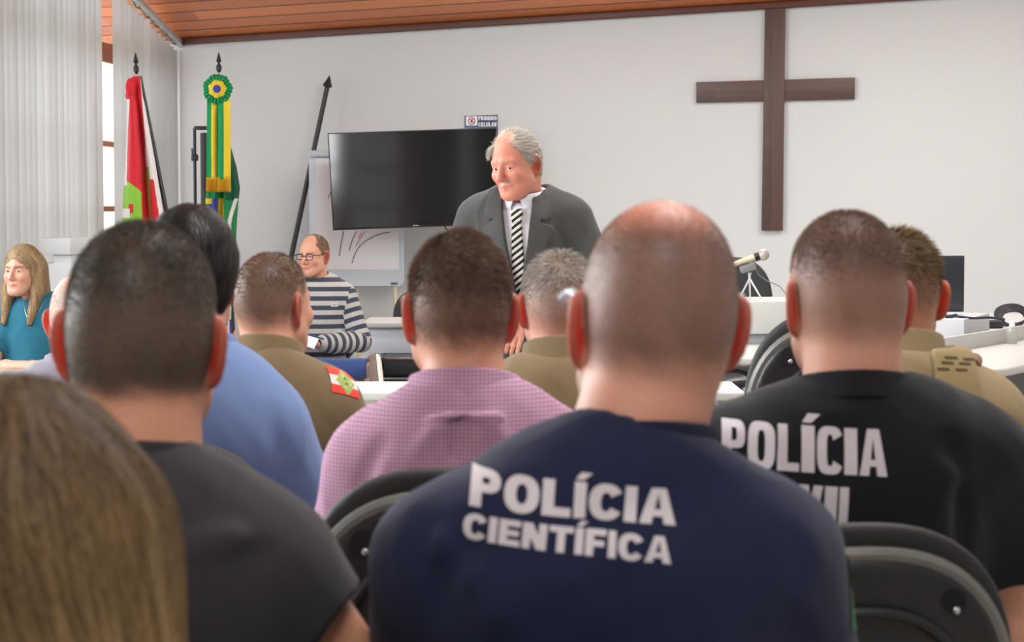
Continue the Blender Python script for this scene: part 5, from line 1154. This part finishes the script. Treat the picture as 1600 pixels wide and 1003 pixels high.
p.hairflow('hair', fw, 5200, lambda h: (h[:, 2] > -.24) * 1.0, lambda h: np.stack([np.sign(h[:, 0]) * 1.2 * (h[:, 2] > .03), .1 + 0 * h[:, 0], -1 + 0 * h[:, 0]], 1), .17, .014, .0016, hm('hair_teal', (104, 84, 62), (208, 178, 134)), .002, box=((-.17, -.2, -.3), (.17, .17, .17)), shellmat=mat('hair_teal_base', (140, 116, 88), .5))
fn_ = lambda x: np.minimum(f(x), p.body(x)); st = np.array([p.fwd((.052 * t, .3, 1.03 + .095 * t * t)) for t in np.linspace(-1, 1, 15)]); hit = trace(fn_, st, (0, -1, 0)) + V3(0, .0015, 0)
b = MB(); b.tube(hit, .0011, 6); b.sph(hit[7] + V3(0, .001, -.006), .006, 8); b.build('necklace', mat('necklace_gold', (206, 180, 120), .25, .8), p.o); seat_of(p, 'black chair under the woman in teal')
# --- man in the striped jumper, legs crossed
p = Person(H=dict(w=.97, ear=30, jaw=.95), skin=(210, 155, 131), hair=(104, 80, 62), fade=.02, nape=-.06, bald=((0, .075, .10), (.062, .06, .055), .2, .05), dens_side=.9, dens_top=.95, sw=.175, cw=.165, ww=.155, lift=-.1, yaw=PI - .22, hy=-.26, hp=.05, tilt=-.0, thin=.9, seed=8, nr=.058,
    pose=dict(Lel=(-.265, .0, .77), Rel=(.26, .02, .78), Lwr=(-.12, .27, .775), Rwr=(.12, .27, .78), Lhf=(1, .2, -.1), Rhf=(-1, .25, -.1), curl=.5, Rkn=(-.02, .42, .535), Ran=(-.46, .45, .555), Rtoe=(-.49, .53, .495), Lkn=(-.29, .38, .44), Lan=(-.30, .40, .09), Ltoe=(-.32, .52, .04))).place(490, 367, 11.15)
p.build('person in grey and navy striped jumper with glasses, seated legs crossed', .0031)
f = p.upper(.014, .97, .014, hole=.006, hem=.66); sw_ = p.wear('jumper', f, fabric('striped_jumper', (176, 174, 170), 'stripes', (60, 66, 82), .053), .0055, lo=(-.45, -.3, .55), hi=(.45, .45, 1.3))
co = np.array([v.co[:] for v in sw_.data.vertices]); q = p.W(co); uu = q[:, 2].copy()
for sd in (-1, 1):
    a, b_, c = p.arm_pts(sd); d1 = cone(q, a, b_, .06, .06); d2 = cone(q, b_, c, .06, .05); dt = p.torso(q, .014); L1 = np.linalg.norm(b_ - a)
    t1 = 1.06 - (q - a) @ (b_ - a) / L1; t2 = 1.06 - L1 - (q - b_) @ (c - b_) / np.linalg.norm(c - b_); on = (np.minimum(d1, d2) < dt - .004) & (q[:, 0] * sd > .1) | ((d2 < dt) & (q[:, 1] > .12)); ta = np.where(d1 < d2, t1, t2); uu = np.where(on, ta, uu)
attr(sw_, 'u', uu)
p.wear('neckband', p.collar(.011, .008, 1.150, .028, -.30), fabric('neckband_navy', (62, 68, 84)), .0045, (-.15, -.2, .95), (.15, .25, 1.25))
c = p.local(518, 477, .14); P, Q, mi = grid2(.034, .02, 12, 6, lambda u, v: 1 if (v < .2 or v > .8 or u < .1 or u > .9) else 0); decal('chest_emblem', f, c, (1, 0, 0), (0, 0, 1), (0, 1, 0), P, Q, [mat('emblem_green', (150, 172, 160), .7), P_WHT], mi, sw_, .002)
p.trousers(JEANS, .010, .008, .97, .002); p.eyes((80, 70, 60), (-.25, 1, .05)); SN, SOLE = mat('sneaker_brown', (112, 96, 88), .7), mat('sneaker_sole', (226, 220, 206), .6)
for S in 'LR':
    an, to = np.array(p.pose[S + 'an'], float), np.array(p.pose[S + 'toe'], float); ax = (to - an) / np.linalg.norm(to - an); kn = np.array(p.pose[S + 'kn'], float); sh_ax = (an - kn) / np.linalg.norm(an - kn); dn2 = sh_ax - ax * (sh_ax @ ax); dn2 /= np.linalg.norm(dn2)
    he, tt = an - ax * .05 + dn2 * .02, to + ax * .07 + dn2 * .02
    def fs(x): return smax(smin(cone(x, he, he + (tt - he) * .5, .044, .042), cone(x, he + (tt - he) * .4, tt, .042, .036), .02), (x - he) @ dn2 - .022, .004)
    def fso(x): return smax(smin(cone(x, he, he + (tt - he) * .5, .048, .046), cone(x, he + (tt - he) * .4, tt, .046, .040), .02), np.abs((x - he) @ dn2 - .030) - .008, .004)
    so = sdf_obj('shoe', fs, np.minimum(he, tt) - .08, np.maximum(he, tt) + .08, .005, SN, p.o); sdf_obj('sole', fso, np.minimum(he, tt) - .08, np.maximum(he, tt) + .08, .005, SOLE, so)
p.strands('hair', 5000, lambda h: .004 + .008 * sstep(.0, .08, h[:, 2]), .0016, hm('hair_strip', (92, 70, 52), (136, 108, 84)), .7, flow=lambda h: np.stack([0 * h[:, 0], -.6 + 0 * h[:, 0], -.6 + 0 * h[:, 0]], 1), segs=2)
p.glasses(mat('frame_dark', (46, 40, 40), .3), True, th=.0022, label='dark-framed spectacles'); seat_of(p, 'black chair under the man in the striped jumper')
hl_ = p.local(487, 527, .36); nb = Matrix.Rotation(p.yaw, 4, 'Z'); w0 = np.array(nb @ Vector(hl_ * p.k)) + p.loc
tag(MB().box(w0 + V3(-.045, -.0, -.008), (.15, .11, .006), .001, rot=Matrix.Rotation(.35, 3, 'Y') @ Matrix.Rotation(.5, 3, 'X')).build('note_paper', mat('paper2', (222, 226, 246), .7)), 'white sheet of paper on the lap of the striped-jumper man', 'paper')
tag(MB().cyl(w0 + V3(-.02, -.05, .02), w0 + V3(.07, -.07, -.005), .005).build('pen', mat('pen_navy', (40, 44, 84), .4)), 'dark pen in the hands of the striped-jumper man', 'pen')
# --- standing speaker in the grey suit
def spk_mask(h, q, on):
    st = .8 * on * np.exp(-((h[:, 2] + .051) / .008) ** 2) * (np.abs(h[:, 0]) < .032) * (h[:, 1] > .07)
    return [((176, 168, 160), st), ((218, 126, 110), .35 * on * sstep(.02, .06, h[:, 1]))]
p = Person(H=dict(w=1.0, ear=22, jaw=1.05, nose=1.1, ears=1.05), skin=(201, 141, 118), hair=(160, 150, 138), brow=(128, 110, 98), fade=.03, nape=-.07, bald=((0, .075, .115), (.058, .065, .06), .25, .1), dens_side=.85, dens_top=.75, mask_extra=spk_mask, sw=.182, shz=.018, cw=.172, ww=.17, dep=1.08, lift=.27, lean=.30, yaw=PI - .2, hy=-.46, hp=.21, hr=.06, hc=(.0, .075, 1.242), nr=.066,
    pose=dict(Lel=(-.27, .02, .80), Rel=(.27, .03, .80), Lwr=(-.02, .24, .70), Rwr=(.16, .26, .62), Lhf=(.25, .5, -.8), Rhf=(0, .6, -.8), Lhn=(-.2, 1, .3), Rhn=(.3, 1, .3), curl=.5, Lkn=(-.11, .10, .46), Rkn=(.11, .12, .46), Lan=(-.11, -.02, .09), Ran=(.11, .0, .09), Ltoe=(-.13, .11, .04), Rtoe=(.13, .12, .04))).place(806, 205, 7.44)
p.build('person with grey hair in dark grey suit and striped tie, standing at the front', .0031); p.eyes((70, 64, 58), (-.45, 1, .05))
SUIT, SH_W = fabric('suit_grey', (69, 69, 68), var=.08, bump=.2), fabric('shirt_white', (222, 222, 230), var=.03, bump=.1)
fs_ = p.upper(.006, .97, .004, hole=.004, hem=.52, fold=.3); sh = p.wear('shirt', fs_, SH_W, .006, hi=(.5, .6, 1.3))
def fcol(q_): 
    q = p.W(q_); dn = p.neck(q); zt = 1.172 - .2 * (q[:, 1] + .08); ht = .045 + .02 * sstep(0, .06, q[:, 1]); d = smax(smax(np.abs(dn - .012 - .42 * np.clip(zt - q[:, 2], 0, .05)) - .0045, q[:, 2] - zt, .003), zt - ht - q[:, 2], .003)
    return smax(d, -(np.maximum(np.abs(q[:, 0]) - .004 - .38 * np.clip(zt - q[:, 2], 0, .1), .0 - q[:, 1])), .002)
p.wear('shirt_collar', fcol, SH_W, .0042, (-.16, -.2, .95), (.16, .25, 1.28))
vz0, vz1 = .73, 1.12
def vwid(z): return np.interp(z, [vz0, .95, 1.10, 1.2], [.0, .038, .056, .05])
fj0 = p.upper(.020, .93, .014, hole=.020, hem=.46, fold=1.2, loose=.012)
def fj(q_):
    q = p.W(q_); d = fj0(q_); m = np.abs(q[:, 0]); w_ = vwid(q[:, 2]); fr = sstep(.0, .03, q[:, 1])
    # lapel: a raised leaf beside the opening with a notch
    lw_ = np.interp(q[:, 2], [vz0, .90, 1.00, 1.012, 1.05, 1.052, 1.13, 1.2], [.0, .052, .085, .085, .06, .070, .055, .02]); lap = (m > w_) & (m < w_ + lw_) & (q[:, 2] > vz0)
    notch = (np.abs(q[:, 2] - 1.028 + .35 * (m - .13)) < .007) & (m > w_ + .038)
    d = d - .0065 * fr * lap * ~notch
    return smax(d, -smax(np.maximum(m - w_, -q[:, 1] + .0), vz0 - q[:, 2], .003), .003)
jk = p.wear('jacket', fj, SUIT, .0045, lo=(-.5, -.35, .42), hi=(.5, .6, 1.3))
def ftie(q_):
    q = p.W(q_); d = fs_(q_); w_ = np.interp(q[:, 2], [.60, .64, .70, 1.02, 1.03, 1.075, 1.085], [.008, .032, .030, .019, .016, .022, .019]); bulge = .006 + .008 * sstep(1.02, 1.04, q[:, 2])
    return smax(smax(np.abs(d - .004) - bulge, np.abs(q[:, 0]) - w_, .004), np.maximum(np.maximum(q[:, 2] - 1.085, .60 - q[:, 2]), .02 - q[:, 1]), .003)
ti = p.wear('tie', ftie, fabric('tie_stripes', (30, 32, 40), 'stripes', (206, 202, 192), .024, bump=.05), .0042, lo=(-.08, .0, .58), hi=(.08, .5, 1.2)); co = np.array([v.co[:] for v in ti.data.vertices]); q = p.W(co); attr(ti, 'u', q[:, 2] + .75 * q[:, 0])
bt_ = trace(fj, np.array([p.fwd((.004, .45, .70))]), (0, -1, 0))[0]; MB().sph(bt_, (.009, .005, .009), 10).build('button', mat('button_dark', (30, 30, 32), .3), jk)
p.trousers(fabric('suit_trousers', (60, 65, 76)), .014, .009); p.shoes(SHOE)
def spfl(h): return np.stack([-h[:, 0] * 3, -.9 + 0 * h[:, 0], -.35 - .9 * (h[:, 2] < .05)], 1)
p.strands('hair', 12000, lambda h: .016 + .020 * sstep(.0, .05, h[:, 2]), .0013, hm('hair_speaker', (132, 124, 112), (220, 216, 208)), .82, flow=spfl, segs=3, jit=.25)
tm = sstep(.03, .0, np.sqrt((((p.Hq(p.W(p.v)) - V3(.052, .062, .078)) / V3(1, 1, 1)) ** 2).sum(1))); p.strands('forelock', 600, lambda h: .034 + 0 * h[:, 0], .0014, hm('hair_speaker', (0, 0, 0), (0, 0, 0)), .5, flow=(1, .5, -.6), segs=3, dens=tm, jit=.3, droop=.15)
# --- person holding the pen, hidden behind the audience
p = Person(skin=(210, 158, 138), hair=(60, 50, 44), lift=-.1, yaw=PI, pose=dict(Lel=(-.25, .12, .78), Lwr=(-.345, .24, .845), Lhf=(-.1, .4, .85), Lhn=(0, 1, -.3), Lcurl=1.1, Lth=1, Lkn=(-.12, .43, .46), Rkn=(.12, .43, .46))).place(262, 392, 10.6)
p.build('person at the front holding up a pen, hidden behind the light blue shirt man', .0055); f = p.upper(.014, .93, .014, hole=.006); p.wear('shirt', f, fabric('pale_shirt', (206, 208, 222)), .009); p.trousers(DARKT, h=.014); p.shoes(SHOE, .01); p.strands('hair', 2500, lambda h: .01 + 0 * h[:, 0], .002, hm('hair_pen', (50, 42, 36), (90, 78, 68)), .5); seat_of(p, 'black chair under the person holding up a pen')
hp_ = at(360.5, 513, 10.33); tag(MB().cyl(hp_ - V3(.0, 0, .03), hp_ + V3(.0, -.01, .045), .0055).build('pen', mat('pen_blue', (44, 52, 130), .4)), 'blue pen held upright in a hand beside the green flag', 'pen')
# --- empty chairs at the desks
c_ = at(1152, 405, 10.6); place_chair(c_[0], 10.6, PI, 'black chair behind the tabletop microphone by the wall', False, 1.09)
c_ = at(652, 470, 12.5); place_chair(c_[0], 12.6, PI, 'black chair behind the far white desk, right of the flip chart', False, .84)
c_ = at(1312, 520, 4.9); place_chair(c_[0], 4.95, -.12, 'tall black chair standing empty beyond the black polo man', False, 1.13)
c_ = at(1078, 560, 7.9); place_chair(c_[0], 7.9, -PI / 2, 'black armchair at the white desk, only its armrest showing beside the balding head', True, 1.1)
c_ = at(1640, 640, 6.1); place_chair(c_[0], 6.0, -.4, 'black chair tucked at the right desk by the picture edge', False, .82)
# ------------------------------------------------------------------ camera and light
cam = bpy.data.cameras.new('camera'); co_ = bpy.data.objects.new('camera', cam); C.objects.link(co_); co_.location = (0, 0, CAMZ); co_.rotation_euler = (PI / 2 - PITCH, 0, 0)
cam.sensor_width = 36; cam.sensor_fit = 'HORIZONTAL'; cam.lens = 36 * F / 1600; cam.clip_start = .05; cam.clip_end = 200
cam.dof.use_dof = True; cam.dof.focus_distance = 9.0; cam.dof.aperture_fstop = cam.lens / 6.5
bpy.context.scene.camera = co_
w = bpy.data.worlds.new('world'); bpy.context.scene.world = w; w.use_nodes = True; bg = w.node_tree.nodes['Background']; bg.inputs[0].default_value = (.93, .96, 1, 1); bg.inputs[1].default_value = 1.0
def area(name, loc, aim, sx, sy, power, col=(1, 1, 1)):
    l = bpy.data.lights.new(name, 'AREA'); l.shape = 'RECTANGLE'; l.size = sx; l.size_y = sy; l.energy = power; l.color = col
    o = bpy.data.objects.new(name, l); C.objects.link(o); o.location = loc; o.rotation_euler = (Vector(aim) - Vector(loc)).to_track_quat('-Z', 'Y').to_euler(); return o
for i, (y0, y1, pw) in enumerate(((3.2, 6.6, 440), (7.4, 10.8, 330), (12.0, 16.4, 90))):
    c = lw((y0 + y1) / 2, .9, 2.4); a = lw((y0 + y1) / 2, -3, 1.2); area('window_daylight', c, a, y1 - y0, 2.3, pw, (.95, .98, 1))
for (x, y, z, pw) in ((-.3, .4, 3.7, 42), (.6, 3.6, 3.5, 60), (.6, 7.2, 3.4, 62), (1.2, 10.6, 3.3, 60), (2.8, 13.0, 3.3, 44), (-.5, 13.2, 3.2, 42), (3.2, 6.2, 3.5, 42), (4.8, 10.8, 3.5, 36)):
    area('overhead_fill', (x, y, z), (x, y, 0), 1.2, .5, pw, (1, .992, .965))  # added fill lights without fixtures, brightening far wall, heads and backs
s = bpy.data.lights.new('sun', 'SUN'); s.energy = 4.0; s.angle = .02; s.color = (1, .92, .8); so = bpy.data.objects.new('sun', s); C.objects.link(so); so.rotation_euler = Vector((.35, .6, -.72)).to_track_quat('-Z', 'Y').to_euler()
sc = bpy.context.scene; sc.view_settings.view_transform = 'Standard'; sc.view_settings.look = 'None'; sc.view_settings.gamma = 1; sc.view_settings.use_curve_mapping = False; sc.view_settings.exposure = .36
